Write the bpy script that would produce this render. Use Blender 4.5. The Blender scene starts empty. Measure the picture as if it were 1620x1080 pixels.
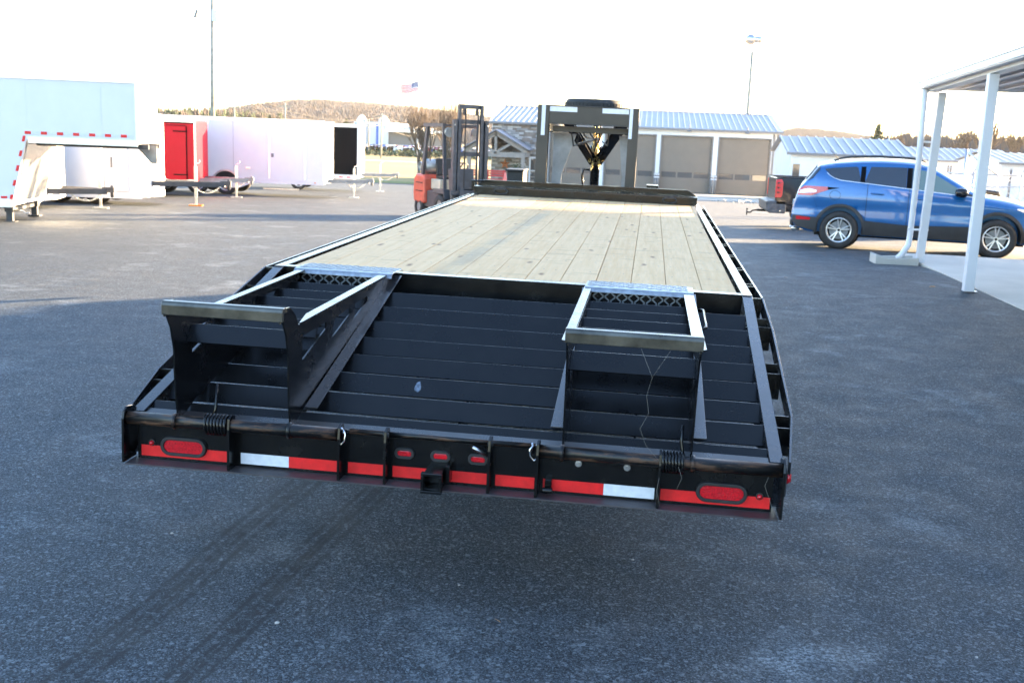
import bpy, bmesh, math, random
from mathutils import Vector, Matrix
random.seed(7)
R=math.radians
sc=bpy.context.scene
col=sc.collection
# ------------------------------------------------------------------ camera
CX,CY,CZ=.7009,-3.7296,1.725
YAW,PIT,ROL,FPX=-.1216,.1874,.0392,1678.8
fw=Vector((math.sin(YAW)*math.cos(PIT),math.cos(YAW)*math.cos(PIT),-math.sin(PIT)))
rt=Vector((math.cos(YAW),-math.sin(YAW),0)); up=rt.cross(fw)
rt2=rt*math.cos(ROL)+up*math.sin(ROL); up2=up*math.cos(ROL)-rt*math.sin(ROL)
cd=bpy.data.cameras.new('camera'); cam=bpy.data.objects.new('camera',cd); col.objects.link(cam)
cam.matrix_world=Matrix(((rt2.x,up2.x,-fw.x,CX),(rt2.y,up2.y,-fw.y,CY),(rt2.z,up2.z,-fw.z,CZ),(0,0,0,1)))
cd.sensor_width=36; cd.lens=FPX/1620*36; cd.clip_start=.05; cd.clip_end=6000
cd.dof.use_dof=True; cd.dof.focus_distance=4.6; cd.dof.aperture_fstop=7.0
sc.camera=cam
# ------------------------------------------------------------------ light
SUN_AZ,SUN_EL=R(46),R(8.8)
w=bpy.data.worlds.new('World'); sc.world=w; w.use_nodes=True
nt=w.node_tree; nt.nodes.clear()
sky=nt.nodes.new('ShaderNodeTexSky'); sky.sky_type='NISHITA'; sky.sun_disc=False
sky.sun_elevation=SUN_EL; sky.sun_rotation=SUN_AZ; sky.air_density=1.0; sky.dust_density=.7; sky.ozone_density=2.0
bg=nt.nodes.new('ShaderNodeBackground'); bg.inputs[1].default_value=.10
wo=nt.nodes.new('ShaderNodeOutputWorld'); tn=nt.nodes.new('ShaderNodeMix'); tn.data_type='RGBA'; tn.blend_type='MULTIPLY'; tn.inputs[0].default_value=1; tn.inputs[7].default_value=(1.045,.985,1.02,1); nt.links.new(sky.outputs[0],tn.inputs[6]); nt.links.new(tn.outputs[2],bg.inputs[0]); nt.links.new(bg.outputs[0],wo.inputs[0])
sd=bpy.data.lights.new('sun','SUN'); sd.energy=5; sd.angle=R(.6); sd.color=(1,.72,.42)
so=bpy.data.objects.new('sun',sd); col.objects.link(so)
sv=Vector((math.sin(SUN_AZ)*math.cos(SUN_EL),math.cos(SUN_AZ)*math.cos(SUN_EL),math.sin(SUN_EL)))
so.rotation_euler=sv.to_track_quat('Z','Y').to_euler(); so.location=sv*60
sc.view_settings.view_transform='Standard'; sc.view_settings.look='None'
sc.view_settings.exposure=3.72; sc.view_settings.gamma=1; sc.view_settings.use_curve_mapping=False
try: sc.cycles.sample_clamp_indirect=30; sc.cycles.blur_glossy=.3
except Exception: pass
# ------------------------------------------------------------------ places
def G(y):
    if y<13: return 0.
    if y<40: return -.022*(y-13)
    if y<80: return -.594-.029*(y-40)
    if y<200: return -1.754-.005*(y-80)
    return -2.354
def at(u,v,y=None,z=None,x=None,g=False):
    d=fw+rt2*((u-810)/FPX)+up2*((540-v)/FPX); o=Vector((CX,CY,CZ))
    if g:
        zz=0.
        for i in range(60):
            p=o+d*((zz-CZ)/d.z); zz=.5*zz+.5*G(p.y)
        return o+d*((zz-CZ)/d.z)
    if y is not None: return o+d*((y-CY)/d.y)
    if z is not None: return o+d*((z-CZ)/d.z)
    return o+d*((x-CX)/d.x)
# ------------------------------------------------------------------ materials
def mat(name,c,rough=.6,metal=0,var=0,vs=3,bump=0,bs=60,coat=0,spec=.5,c2=None,em=None,objrand=0,rv=0,emit=None,alpha=None,trans=0):
    m=bpy.data.materials.new(name); m.use_nodes=True; n=m.node_tree; b=n.nodes['Principled BSDF']
    b.inputs['Roughness'].default_value=rough; b.inputs['Metallic'].default_value=metal
    b.inputs['Base Color'].default_value=(*c,1); b.inputs['Specular IOR Level'].default_value=spec
    b.inputs['Coat Weight'].default_value=coat; b.inputs['Coat Roughness'].default_value=.05
    b.inputs['Transmission Weight'].default_value=trans
    tc=n.nodes.new('ShaderNodeTexCoord')
    if var or c2:
        nz=n.nodes.new('ShaderNodeTexNoise'); nz.inputs['Scale'].default_value=vs; nz.inputs['Detail'].default_value=6; nz.inputs['Roughness'].default_value=.62
        n.links.new(tc.outputs['Object'],nz.inputs['Vector'])
        rp=n.nodes.new('ShaderNodeValToRGB'); rp.color_ramp.elements[0].position=.36; rp.color_ramp.elements[1].position=.66
        lo=[max(0,x*(1-var)) for x in c]; hi=c2 if c2 else [min(1,x*(1+var)) for x in c]
        rp.color_ramp.elements[0].color=(*lo,1); rp.color_ramp.elements[1].color=(*hi,1)
        n.links.new(nz.outputs['Fac'],rp.inputs['Fac']); n.links.new(rp.outputs['Color'],b.inputs['Base Color'])
        if rv:
            mr=n.nodes.new('ShaderNodeMapRange'); mr.inputs[3].default_value=rough-rv; mr.inputs[4].default_value=rough+rv
            n.links.new(nz.outputs['Fac'],mr.inputs[0]); n.links.new(mr.outputs[0],b.inputs['Roughness'])
    if bump:
        nb=n.nodes.new('ShaderNodeTexNoise'); nb.inputs['Scale'].default_value=bs; nb.inputs['Detail'].default_value=4
        n.links.new(tc.outputs['Object'],nb.inputs['Vector'])
        bp=n.nodes.new('ShaderNodeBump'); bp.inputs['Strength'].default_value=bump; bp.inputs['Distance'].default_value=.01
        n.links.new(nb.outputs['Fac'],bp.inputs['Height']); n.links.new(bp.outputs[0],b.inputs['Normal'])
    return m
class NT:
    def __init__(s,m): s.n=m.node_tree; s.b=s.n.nodes['Principled BSDF']
    def N(s,t,**k):
        x=s.n.nodes.new('ShaderNode'+t)
        for a,v in k.items(): setattr(x,a,v)
        return x
    def L(s,a,b): s.n.links.new(a,b)
    def noise(s,vec,scale,detail=4,rough=.55):
        x=s.N('TexNoise'); x.inputs['Scale'].default_value=scale; x.inputs['Detail'].default_value=detail; x.inputs['Roughness'].default_value=rough; s.L(vec,x.inputs['Vector']); return x.outputs['Fac']
    def ramp(s,f,p0,p1,c0,c1):
        x=s.N('ValToRGB'); e=x.color_ramp.elements; e[0].position=p0; e[1].position=p1
        e[0].color=(*c0,1) if hasattr(c0,'__len__') else (c0,c0,c0,1); e[1].color=(*c1,1) if hasattr(c1,'__len__') else (c1,c1,c1,1)
        s.L(f,x.inputs['Fac']); return x.outputs['Color']
    def mix(s,f,a,b,mode='MIX'):
        x=s.N('Mix',data_type='RGBA',blend_type=mode)
        for i,v in ((0,f),(6,a),(7,b)):
            if hasattr(v,'is_linked') or hasattr(v,'node'): s.L(v,x.inputs[i])
            else: x.inputs[i].default_value=v if i==0 else ((*v,1) if hasattr(v,'__len__') else (v,v,v,1))
        return x.outputs[2]
    def M(s,op,a,b=None,c=None,clamp=False):
        x=s.N('Math',operation=op); x.use_clamp=clamp
        for i,v in enumerate((a,b,c)):
            if v is None: continue
            if hasattr(v,'node'): s.L(v,x.inputs[i])
            else: x.inputs[i].default_value=v
        return x.outputs[0]
def blank(name,rough=.6,spec=.5,metal=0):
    m=mat(name,(.5,.5,.5),rough,metal,spec=spec); return m,NT(m)
# asphalt -----------------------------------------------------------
def asphalt():
    m,t=blank('asphalt',.8,.30); tc=t.N('TexCoord').outputs['Object']
    big=t.noise(tc,.55,5,.6); mid=t.noise(tc,3.2,5,.65); fine=t.noise(tc,95,3,.7); grit=t.noise(tc,300,2,.6)
    c=t.ramp(big,.3,.72,(.013,.019,.024),(.030,.039,.047))
    c=t.mix(t.ramp(mid,.5,.68,0,.5),c,(.050,.064,.077))
    c=t.mix(t.ramp(fine,.40,.49,.8,0),c,(.008,.010,.014))
    c=t.mix(t.ramp(fine,.53,.63,0,.75),c,(.10,.12,.135))
    c=t.mix(t.ramp(grit,.58,.68,0,.5),c,(.20,.23,.27))
    vo=t.N('TexVoronoi'); vo.inputs['Scale'].default_value=42; t.L(tc,vo.inputs['Vector'])
    c=t.mix(t.ramp(vo.outputs['Distance'],.05,.11,.75,0),c,(.26,.27,.29))
    for scl,lo,hi,k_ in ((150,.0,.0,.0),):
        v2=t.N('TexVoronoi'); v2.inputs['Scale'].default_value=185; t.L(tc,v2.inputs['Vector']); sp2=t.N('SeparateColor'); t.L(v2.outputs['Color'],sp2.inputs[0])
        c=t.mix(t.ramp(sp2.outputs[0],.70,1.,0,.85),c,(.14,.17,.19)); c=t.mix(t.ramp(sp2.outputs[1],.62,.95,0,.95),c,(.003,.004,.005))
        v3=t.N('TexVoronoi'); v3.inputs['Scale'].default_value=80; t.L(tc,v3.inputs['Vector']); sp3=t.N('SeparateColor'); t.L(v3.outputs['Color'],sp3.inputs[0])
        c=t.mix(t.ramp(sp3.outputs[0],.86,1.,0,.6),c,(.19,.22,.24)); c=t.mix(t.ramp(sp3.outputs[1],.80,1.,0,.6),c,(.006,.008,.012))
    # pale salt bloom
    sal=t.noise(tc,1.1,7,.72); c=t.mix(t.M('MULTIPLY',t.ramp(sal,.56,.70,0,1),t.ramp(t.noise(tc,70,3,.7),.48,.60,.1,1)),c,(.25,.28,.30))
    # tyre marks
    sx=t.N('SeparateXYZ'); t.L(tc,sx.inputs[0]); X,Y=sx.outputs[0],sx.outputs[1]
    wob=t.M('MULTIPLY_ADD',t.noise(tc,.7,1),.10,-.05)
    def track(x0,k,wd):
        cx=t.M('MULTIPLY_ADD',Y,k,x0); d=t.M('ABSOLUTE',t.M('SUBTRACT',t.M('ADD',X,wob),cx))
        a=t.ramp(t.M('DIVIDE',d,wd),.62,.95,1,0)
        # twin ribs
        rib=t.M('SINE',t.M('MULTIPLY',d,3.1416*2/(wd*.42)))
        return t.M('MULTIPLY',a,t.M('MULTIPLY_ADD',rib,.45,.62),clamp=True)
    tr=t.M('MAXIMUM',track(-.98,.055,.125),track(-.62,.06,.115))
    lim=t.M('MULTIPLY',t.M('LESS_THAN',Y,6.),t.ramp(t.noise(tc,14,4,.75),.36,.56,.12,.95))
    c=t.mix(t.M('MULTIPLY',tr,lim),c,(.010,.012,.014))
    # long faint sweep marks
    mp=t.N('Mapping'); mp.inputs['Scale'].default_value=(.22,2.2,1); mp.inputs['Rotation'].default_value=(0,0,.12); t.L(tc,mp.inputs['Vector'])
    sw=t.noise(mp.outputs[0],1.4,6,.7); c=t.mix(t.ramp(sw,.56,.8,0,.4),c,(.15,.155,.165))
    t.L(c,t.b.inputs['Base Color'])
    t.L(t.ramp(mid,.3,.7,.62,.85),t.b.inputs['Roughness'])
    bp=t.N('Bump'); bp.inputs['Strength'].default_value=.75; bp.inputs['Distance'].default_value=.006
    h=t.M('ADD',fine,t.M('MULTIPLY',grit,.5)); t.L(h,bp.inputs['Height']); t.L(bp.outputs[0],t.b.inputs['Normal'])
    return m
def concrete(name,c=(.38,.36,.32)):
    m,t=blank(name,.8,.35); tc=t.N('TexCoord').outputs['Object']
    a=t.noise(tc,.8,6,.6); f=t.noise(tc,60,3,.6)
    k=t.ramp(a,.3,.7,[x*.82 for x in c],[x*1.1 for x in c]); k=t.mix(t.ramp(f,.3,.7,0,.25),k,[x*.6 for x in c])
    t.L(k,t.b.inputs['Base Color']); return m
def wood():
    m,t=blank('pine_plank',.72,.3); tc=t.N('TexCoord').outputs['Object']; oi=t.N('ObjectInfo')
    off=t.N('VectorMath',operation='MULTIPLY_ADD'); cb=t.N('CombineXYZ')
    for i in range(3): t.L(oi.outputs['Random'],cb.inputs[i])
    t.L(cb.outputs[0],off.inputs[0]); off.inputs[1].default_value=(13,27,7); t.L(tc,off.inputs[2])
    v=off.outputs[0]
    mp=t.N('Mapping'); mp.inputs['Scale'].default_value=(1,.05,1); t.L(v,mp.inputs['Vector'])
    g=t.noise(mp.outputs[0],38,5,.6); g2=t.noise(mp.outputs[0],150,3,.6)
    c=t.ramp(g,.3,.72,(.56,.325,.135),(.68,.445,.22))
    c=t.mix(t.ramp(g2,.45,.7,0,.28),c,(.40,.31,.20))
    # broad tone per board
    c=t.mix(t.M('MULTIPLY',oi.outputs['Random'],.45),c,(.68,.46,.25))
    # knots
    mk=t.N('Mapping'); mk.inputs['Scale'].default_value=(7.5,2.3,1); t.L(v,mk.inputs['Vector'])
    wn=t.N('VectorMath',operation='ADD'); nv=t.N('TexNoise'); nv.inputs['Scale'].default_value=9; t.L(v,nv.inputs['Vector'])
    sc_=t.N('VectorMath',operation='SCALE'); sc_.inputs['Scale'].default_value=.22; t.L(nv.outputs['Color'],sc_.inputs[0])
    t.L(mk.outputs[0],wn.inputs[0]); t.L(sc_.outputs[0],wn.inputs[1])
    vo=t.N('TexVoronoi'); vo.inputs['Scale'].default_value=1; vo.inputs['Randomness'].default_value=1; t.L(wn.outputs[0],vo.inputs['Vector'])
    pres=t.N('SeparateColor'); t.L(vo.outputs['Color'],pres.inputs[0]); on=t.M('GREATER_THAN',pres.outputs[0],.3)
    kn=t.M('MULTIPLY',t.ramp(vo.outputs['Distance'],.05,.15,.9,0),on)
    c=t.mix(kn,c,(.20,.095,.035))
    # cross stain streaks
    ms=t.N('Mapping'); ms.inputs['Scale'].default_value=(3.0,9,1); ms.inputs['Rotation'].default_value=(0,0,.12); t.L(v,ms.inputs['Vector'])
    st=t.noise(ms.outputs[0],1.3,4,.6); c=t.mix(t.ramp(st,.58,.66,0,.5),c,(.40,.25,.12))
    # wet-grey tread smear running along the deck
    gp=t.N('NewGeometry').outputs['Position']; sp=t.N('SeparateXYZ'); t.L(gp,sp.inputs[0])
    dd=t.M('ABSOLUTE',t.M('SUBTRACT',sp.outputs[0],t.M('MULTIPLY_ADD',sp.outputs[1],.032,-.42)))
    gm=t.ramp(t.M('DIVIDE',dd,.085),.35,1.,1,0)
    seg=t.ramp(t.noise(gp,2.1,3,.6),.36,.52,.15,1)
    c=t.mix(t.M('MULTIPLY',t.M('MULTIPLY',gm,seg),.42),c,(.22,.21,.15))
    # screw heads rows
    t.L(c,t.b.inputs['Base Color'])
    bp=t.N('Bump'); bp.inputs['Strength'].default_value=.25; bp.inputs['Distance'].default_value=.004; t.L(g2,bp.inputs['Height']); t.L(bp.outputs[0],t.b.inputs['Normal'])
    return m
def blackpaint(name,base=.010,rough=.24,rust=0.,dust=.25):
    base*=.35; m,t=blank(name,rough,.36); tc=t.N('TexCoord').outputs['Object']
    a=t.noise(tc,6,6,.65); f=t.noise(tc,45,5,.7)
    c=t.mix(t.M('MULTIPLY',t.ramp(a,.5,.8,0,1),dust),(base,base,base*1.1),(.014,.0135,.013))
    c=t.mix(t.ramp(f,.66,.74,0,.4),c,(.035,.035,.035))
    if rust:
        mp=t.N('Mapping'); mp.inputs['Scale'].default_value=(3,20,20); t.L(tc,mp.inputs['Vector'])
        rn=t.noise(mp.outputs[0],2.6,7,.75); rm=t.ramp(rn,.50,.60,0,rust)
        c=t.mix(rm,c,(.11,.055,.03))
        t.L(t.mix(rm,rough,.75),t.b.inputs['Roughness'])
    else:
        t.L(t.ramp(a,.35,.75,rough*.8,rough*1.35),t.b.inputs['Roughness'])
    t.L(c,t.b.inputs['Base Color'])
    bp=t.N('Bump'); bp.inputs['Strength'].default_value=.12; bp.inputs['Distance'].default_value=.003; t.L(t.noise(tc,14,3),bp.inputs['Height']); t.L(bp.outputs[0],t.b.inputs['Normal'])
    return m
MT={}
MT['asphalt']=asphalt()
MT['slab']=concrete('concrete_slab_surface',(.56,.52,.45)); MT['conc']=concrete('concrete_light',(.5,.48,.44))
MT['apron']=concrete('apron_concrete',(.46,.38,.29))
MT['wood']=wood()
MT['blk']=blackpaint('black_enamel'); MT['slat']=blackpaint('black_enamel_slats',.012,.30,0,.3)
MT['rust']=blackpaint('black_enamel_rusting',.012,.34,.8); MT['lip']=mat('worn_dark_primer',(.045,.038,.040),.5,0,.3,8)
MT['rail']=blackpaint('black_enamel_top_rail',.05,.27,0,.8); _b=MT['rail'].node_tree.nodes['Principled BSDF']; _b.inputs['Coat Weight'].default_value=.2; _b.inputs['Coat Roughness'].default_value=.18
MT['rubber']=mat('black_rubber',(.012,.012,.013),.6,0,.3,20); MT['tyre']=mat('tyre_rubber',(.022,.021,.021),.75,0,.3,14)
MT['redlens']=mat('red_lens',(.52,.006,.012),.18,coat=.6,var=.35,vs=160,spec=.6,bump=.12,bs=150)
MT['redtape']=mat('red_reflective_tape',(.70,.008,.010),.42,var=.12,vs=25); MT['whitetape']=mat('white_reflective_tape',(.62,.64,.68),.4,var=.08,vs=40)
MT['zinc']=mat('zinc_plated_steel',(.55,.55,.55),.3,1,var=.2,vs=30); MT['chrome']=mat('polished_steel',(.75,.75,.76),.12,1)
MT['gold']=mat('yellow_zinc_chain',(.62,.47,.20),.34,.9,var=.25,vs=40)
MT['white']=mat('white_enamel',(.66,.66,.68),.42,var=.03,vs=2); MT['offwhite']=mat('white_siding',(.66,.67,.68),.5,var=.05,vs=.8)
MT['trim']=mat('aluminium_trim',(.72,.73,.74),.32,.8,var=.06,vs=4)
MT['red']=mat('red_gelcoat',(.42,.003,.016),.5,spec=.12,coat=.05,var=.06,vs=2); MT['blacksheet']=mat('black_sheet',(.003,.003,.004),.6,spec=.08)
MT['blue']=mat('blue_car_paint',(.003,.095,.29),.28,.3,coat=1,var=.05,vs=2); MT['navy']=mat('dark_navy_paint',(.004,.005,.009),.25,coat=.4,spec=.3)
MT['clad']=mat('charcoal_cladding',(.03,.03,.032),.55,var=.15,vs=6); MT['dglass']=mat('tinted_glass',(.008,.012,.02),.04,spec=.8,coat=.6)
MT['lglass']=mat('clear_side_glass',(.10,.15,.14),.05,spec=.8,coat=.5)
MT['alloy']=mat('alloy_rim',(.62,.62,.63),.28,.85); MT['lamp']=mat('clear_lamp',(.72,.72,.74),.12,.2,coat=.8); MT['amber']=mat('amber_lens',(.7,.22,.02),.2,coat=.5)
MT['taupe']=mat('taupe_garage_door',(.165,.14,.115),.55,var=.05,vs=1.5); MT['grey']=mat('grey_trim',(.17,.165,.165),.55,var=.08,vs=3)
MT['roofm']=mat('pale_metal_roof',(.19,.205,.23),.45,.2,var=.06,vs=.6); MT['ribm']=mat('sunlit_roof_rib',(.40,.41,.42),.5,.1); MT['pglass']=mat('window_pane',(.06,.06,.06),.05,spec=.9,coat=.3)  # ribm: sunlight on the ribs put into a paler metal colour
MT['st1']=mat('stone_brown',(.20,.165,.14),.85,var=.3,vs=2); MT['st2']=mat('stone_grey',(.26,.25,.25),.85,var=.25,vs=2); MT['st3']=mat('stone_pale',(.42,.40,.38),.85,var=.2,vs=2)
MT['mortar']=mat('mortar',(.16,.15,.14),.9); MT['slate']=mat('grey_shingle',(.20,.20,.22),.6,var=.1,vs=2); MT['beam']=mat('taupe_timber',(.24,.22,.20),.6,var=.12,vs=3)
MT['orange']=mat('orange_machine_paint',(.48,.075,.04),.45,var=.15,vs=5); MT['machine']=mat('dark_grey_machine_steel',(.050,.054,.062),.5,.2,var=.25,vs=7); MT['steelg']=mat('grey_machine_steel',(.22,.225,.23),.45,.3,var=.2,vs=6)
MT['tan']=mat('tan_seat_vinyl',(.42,.38,.30),.5,var=.1,vs=5)
MT['bark']=mat('grey_brown_bark',(.13,.10,.075),.9,var=.3,vs=6); MT['twig']=mat('brown_twigs',(.14,.10,.07),.9,var=.3,vs=2); MT['ever']=mat('evergreen_needles',(.045,.07,.03),.85,var=.4,vs=1)
MT['wpole']=mat('weathered_timber_pole',(.28,.27,.23),.85,var=.25,vs=3); MT['cable']=mat('cable_black',(.03,.03,.03),.6)
MT['leaf']=mat('dry_leaf',(.42,.24,.10),.8,var=.3,vs=30); MT['peb']=mat('pale_pebble',(.42,.40,.37),.8,var=.2,vs=40)
MT['pink']=mat('faded_red_traffic_cone',(.75,.16,.13),.5); MT['benchred']=mat('red_painted_timber',(.45,.03,.035),.5,var=.15,vs=8)
MT['flagr']=mat('flag_red',(.45,.02,.03),.8); MT['flagw']=mat('flag_white',(.75,.75,.75),.8); MT['flagb']=mat('flag_blue',(.02,.03,.16),.8)
MT['storeb']=mat('store_blue',(.03,.12,.45),.6); MT['rustw']=mat('rust_star',(.42,.14,.05),.6,.3,var=.3,vs=6)
MT['seam_shade']=mat('dark_recess',(.006,.006,.006),.8)  # near-black for seams and for the shade painted into recesses
MT['rod']=mat('dark_plastic_bin',(.035,.035,.035),.5)
# ------------------------------------------------------------------ mesh builder
class MB:
    def __init__(s): s.v=[]; s.f=[]; s.mi=[]; s.cm=0; s.sm=[]; s.cs=False
    def add(s,vs,fs):
        o=len(s.v); s.v+= [tuple(p) for p in vs]
        for f in fs: s.f.append([i+o for i in f]); s.mi.append(s.cm); s.sm.append(s.cs)
        return s
    def box(s,x0,x1,y0,y1,z0,z1):
        v=[(x,y,z) for x in (x0,x1) for y in (y0,y1) for z in (z0,z1)]
        return s.add(v,[(0,1,3,2),(4,6,7,5),(0,4,5,1),(2,3,7,6),(0,2,6,4),(1,5,7,3)])
    def obox(s,c,sz,rot=(0,0,0)):
        from mathutils import Euler
        m=Euler(rot).to_matrix(); c=Vector(c); a,b,d=[q/2 for q in sz]
        v=[c+m@Vector((x*a,y*b,z*d)) for x in (-1,1) for y in (-1,1) for z in (-1,1)]
        return s.add(v,[(0,1,3,2),(4,6,7,5),(0,4,5,1),(2,3,7,6),(0,2,6,4),(1,5,7,3)])
    def bar(s,p,q,w,h,upv=(0,0,1)):
        p,q=Vector(p),Vector(q); d=(q-p).normalized(); u=Vector(upv)
        sd_=d.cross(u); 
        if sd_.length<1e-4: sd_=d.cross(Vector((1,0,0)))
        sd_.normalize(); u=sd_.cross(d)
        v=[b+sd_*x*w/2+u*z*h/2 for b in (p,q) for x in (-1,1) for z in (-1,1)]
        return s.add(v,[(0,1,3,2),(4,6,7,5),(0,4,5,1),(2,3,7,6),(0,2,6,4),(1,5,7,3)])
    def cyl(s,p,q,r,n=16,r2=None,cap=True):
        p,q=Vector(p),Vector(q); d=(q-p).normalized(); a=d.orthogonal().normalized(); b=d.cross(a); r2=r if r2 is None else r2
        v=[p+(a*math.cos(t)+b*math.sin(t))*r for t in [2*math.pi*i/n for i in range(n)]]+[q+(a*math.cos(t)+b*math.sin(t))*r2 for t in [2*math.pi*i/n for i in range(n)]]
        c0=s.cs; s.cs=True; o=len(s.v); s.add(v,[(i,(i+1)%n,n+(i+1)%n,n+i) for i in range(n)]); s.cs=False
        if cap:
            s.f+= [[o+i for i in range(n)][::-1],[o+n+i for i in range(n)]]; s.mi+=[s.cm]*2; s.sm+=[False]*2
        s.cs=c0; return s
    def tube(s,pts,r,n=8,closed=False):
        pts=[Vector(p) for p in pts]; N=len(pts); rings=[]; pa=None
        for i,p in enumerate(pts):
            if closed: d=pts[(i+1)%N]-pts[i-1]
            else: d=pts[min(i+1,N-1)]-pts[max(i-1,0)]
            d.normalize()
            a=d.orthogonal().normalized() if pa is None else (pa-d*pa.dot(d)).normalized()
            pa=a; b=d.cross(a); rr=r[i] if hasattr(r,'__len__') else r
            rings.append([p+(a*math.cos(2*math.pi*k/n)+b*math.sin(2*math.pi*k/n))*rr for k in range(n)])
        v=[q for g in rings for q in g]; f=[]
        for i in range(N if closed else N-1):
            j=(i+1)%N
            for k in range(n): f.append((i*n+k,i*n+(k+1)%n,j*n+(k+1)%n,j*n+k))
        if not closed: f+= [tuple(range(n))[::-1],tuple((N-1)*n+k for k in range(n))]
        c0=s.cs; s.cs=True; s.add(v,f); s.cs=c0; return s
    def prism(s,poly,a,b,axis='x'):
        def P(t,h): return {'x':(h,t[0],t[1]),'y':(t[0],h,t[1]),'z':(t[0],t[1],h)}[axis]
        n=len(poly); v=[P(t,a) for t in poly]+[P(t,b) for t in poly]
        return s.add(v,[tuple(range(n))[::-1],tuple(n+i for i in range(n))]+[(i,(i+1)%n,n+(i+1)%n,n+i) for i in range(n)])
    def quad(s,a,b,c,d): return s.add([a,b,c,d],[(0,1,2,3)])
    def lathe(s,prof,c=(0,0,0),axis='y',n=32):
        v=[]; 
        for (r,h) in prof:
            for k in range(n):
                t=2*math.pi*k/n; x,z=r*math.cos(t),r*math.sin(t)
                p={'y':(x,h,z),'z':(x,z,h),'x':(h,x,z)}[axis]; v.append((c[0]+p[0],c[1]+p[1],c[2]+p[2]))
        f=[(i*n+k,i*n+(k+1)%n,(i+1)*n+(k+1)%n,(i+1)*n+k) for i in range(len(prof)-1) for k in range(n)]
        c0=s.cs; s.cs=True; s.add(v,f); s.cs=c0; return s
    def grid(s,fn,nu,nv):
        v=[fn(i/nu,j/nv) for i in range(nu+1) for j in range(nv+1)]
        f=[(i*(nv+1)+j,(i+1)*(nv+1)+j,(i+1)*(nv+1)+j+1,i*(nv+1)+j+1) for i in range(nu) for j in range(nv)]
        return s.add(v,f)
    def build(s,name,mats,parent=None,smooth=None,bevel=0,loc=None,seg=2,fix=True):
        me=bpy.data.meshes.new(name); me.from_pydata(s.v,[],s.f)
        if not isinstance(mats,(list,tuple)): mats=[mats]
        for m in mats: me.materials.append(MT[m] if isinstance(m,str) else m)
        me.polygons.foreach_set('material_index',s.mi)
        me.polygons.foreach_set('use_smooth',[(smooth if smooth is not None else k) for k in s.sm])
        if fix:
            bm=bmesh.new(); bm.from_mesh(me); bmesh.ops.recalc_face_normals(bm,faces=bm.faces); bm.to_mesh(me); bm.free()
        o=bpy.data.objects.new(name,me); col.objects.link(o)
        if parent: o.parent=parent
        if loc: o.location=loc
        if bevel:
            b=o.modifiers.new('bevel','BEVEL'); b.width=bevel; b.segments=seg; b.limit_method='ANGLE'; b.angle_limit=R(40); b.harden_normals=False
        return o
def tag(o,label=None,cat=None,group=None,kind=None):
    if label: o['label']=label
    if cat: o['category']=cat
    if group: o['group']=group
    if kind: o['kind']=kind
    return o
def empty(name,loc=(0,0,0),rot=(0,0,0)):
    o=bpy.data.objects.new(name,None); o.empty_display_size=.3; col.objects.link(o); o.location=loc; o.rotation_euler=rot; return o
def copy_tree(o,parent=None):
    c=o.copy(); col.objects.link(c); c.parent=parent
    for k in list(o.children): copy_tree(k,c)
    return c
def one(name,mats,parent,fn,**k):
    m=MB(); fn(m); return m.build(name,mats,parent,**k)
# ================================================================== SETTING
def sheet(name,x0,x1,ys,mt,dz=0,nx=1,label=None):
    m=MB(); v=[]; 
    for y in ys:
        for i in range(nx+1): v.append((x0(y)+(x1(y)-x0(y))*i/nx,y,G(y)+dz))
    f=[(j*(nx+1)+i,j*(nx+1)+i+1,(j+1)*(nx+1)+i+1,(j+1)*(nx+1)+i) for j in range(len(ys)-1) for i in range(nx)]
    m.add(v,f); o=m.build(name,mt,smooth=True); tag(o,label,None,None,'structure'); return o
K=lambda c:(lambda y:c)
def field_mat(name,c0,c1,c2):
    m,t=blank(name,.9,.2); tc=t.N('TexCoord').outputs['Object']
    a=t.noise(tc,.03,6,.65); b=t.noise(tc,1.5,5,.7)
    c=t.ramp(a,.35,.65,c0,c1); c=t.mix(t.ramp(b,.4,.7,0,.5),c,c2); t.L(c,t.b.inputs['Base Color']); return m
MT['dry']=field_mat('dry_winter_grass',(.30,.22,.085),(.36,.28,.12),(.20,.17,.06)); MT['greeng']=field_mat('green_verge_grass',(.13,.15,.04),(.20,.20,.06),(.10,.12,.03))
sheet('ground',K(-2500),K(2500),[-40,0,13,26,40,60,80,120,200,400,800,1600,4500],'dry',-.03)
lot=sheet('asphalt_lot',K(-60),K(60),[-30,-10,0,6,13,20,26,33,40,48,52],'asphalt',0,nx=4)
# service road beyond the lot on the left, with verge
sheet('service_road',K(-60),K(-9.5),[52.02,58,62],'asphalt',-.004,nx=1)
sheet('verge',K(-60),K(-13.2),[62,66,71],'greeng',.012,nx=1)
sheet('field_road',lambda y:-400,lambda y:-20,[150,158],'apron',.01)
sheet('concrete_apron',lambda y:-9.4,lambda y:40,[52.02,60,70,80,100],'apron',.004)
one('patio_slab',['slab'],None,lambda m:(m.prism([(4.98,-12),(5.16,15.1),(5.2,16.0),(14,15.2),(14,-12)],-.1,.012,'z'))).__setitem__('kind','structure')
# gravel scatter at the lot's edge
def gravel(m):
    for i in range(260):
        x=random.uniform(4.2,8.5); y=random.gauss(51.2,.7); r=random.uniform(.03,.09); m.obox((x,y,G(y)+r*.4),(r*2,r*1.6,r),(random.random(),random.random(),random.random()*3))
tag(one('gravel',['peb'],None,gravel),'loose pale gravel spilled along the edge of the lot by the pickup',None,None,'stuff')
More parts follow.
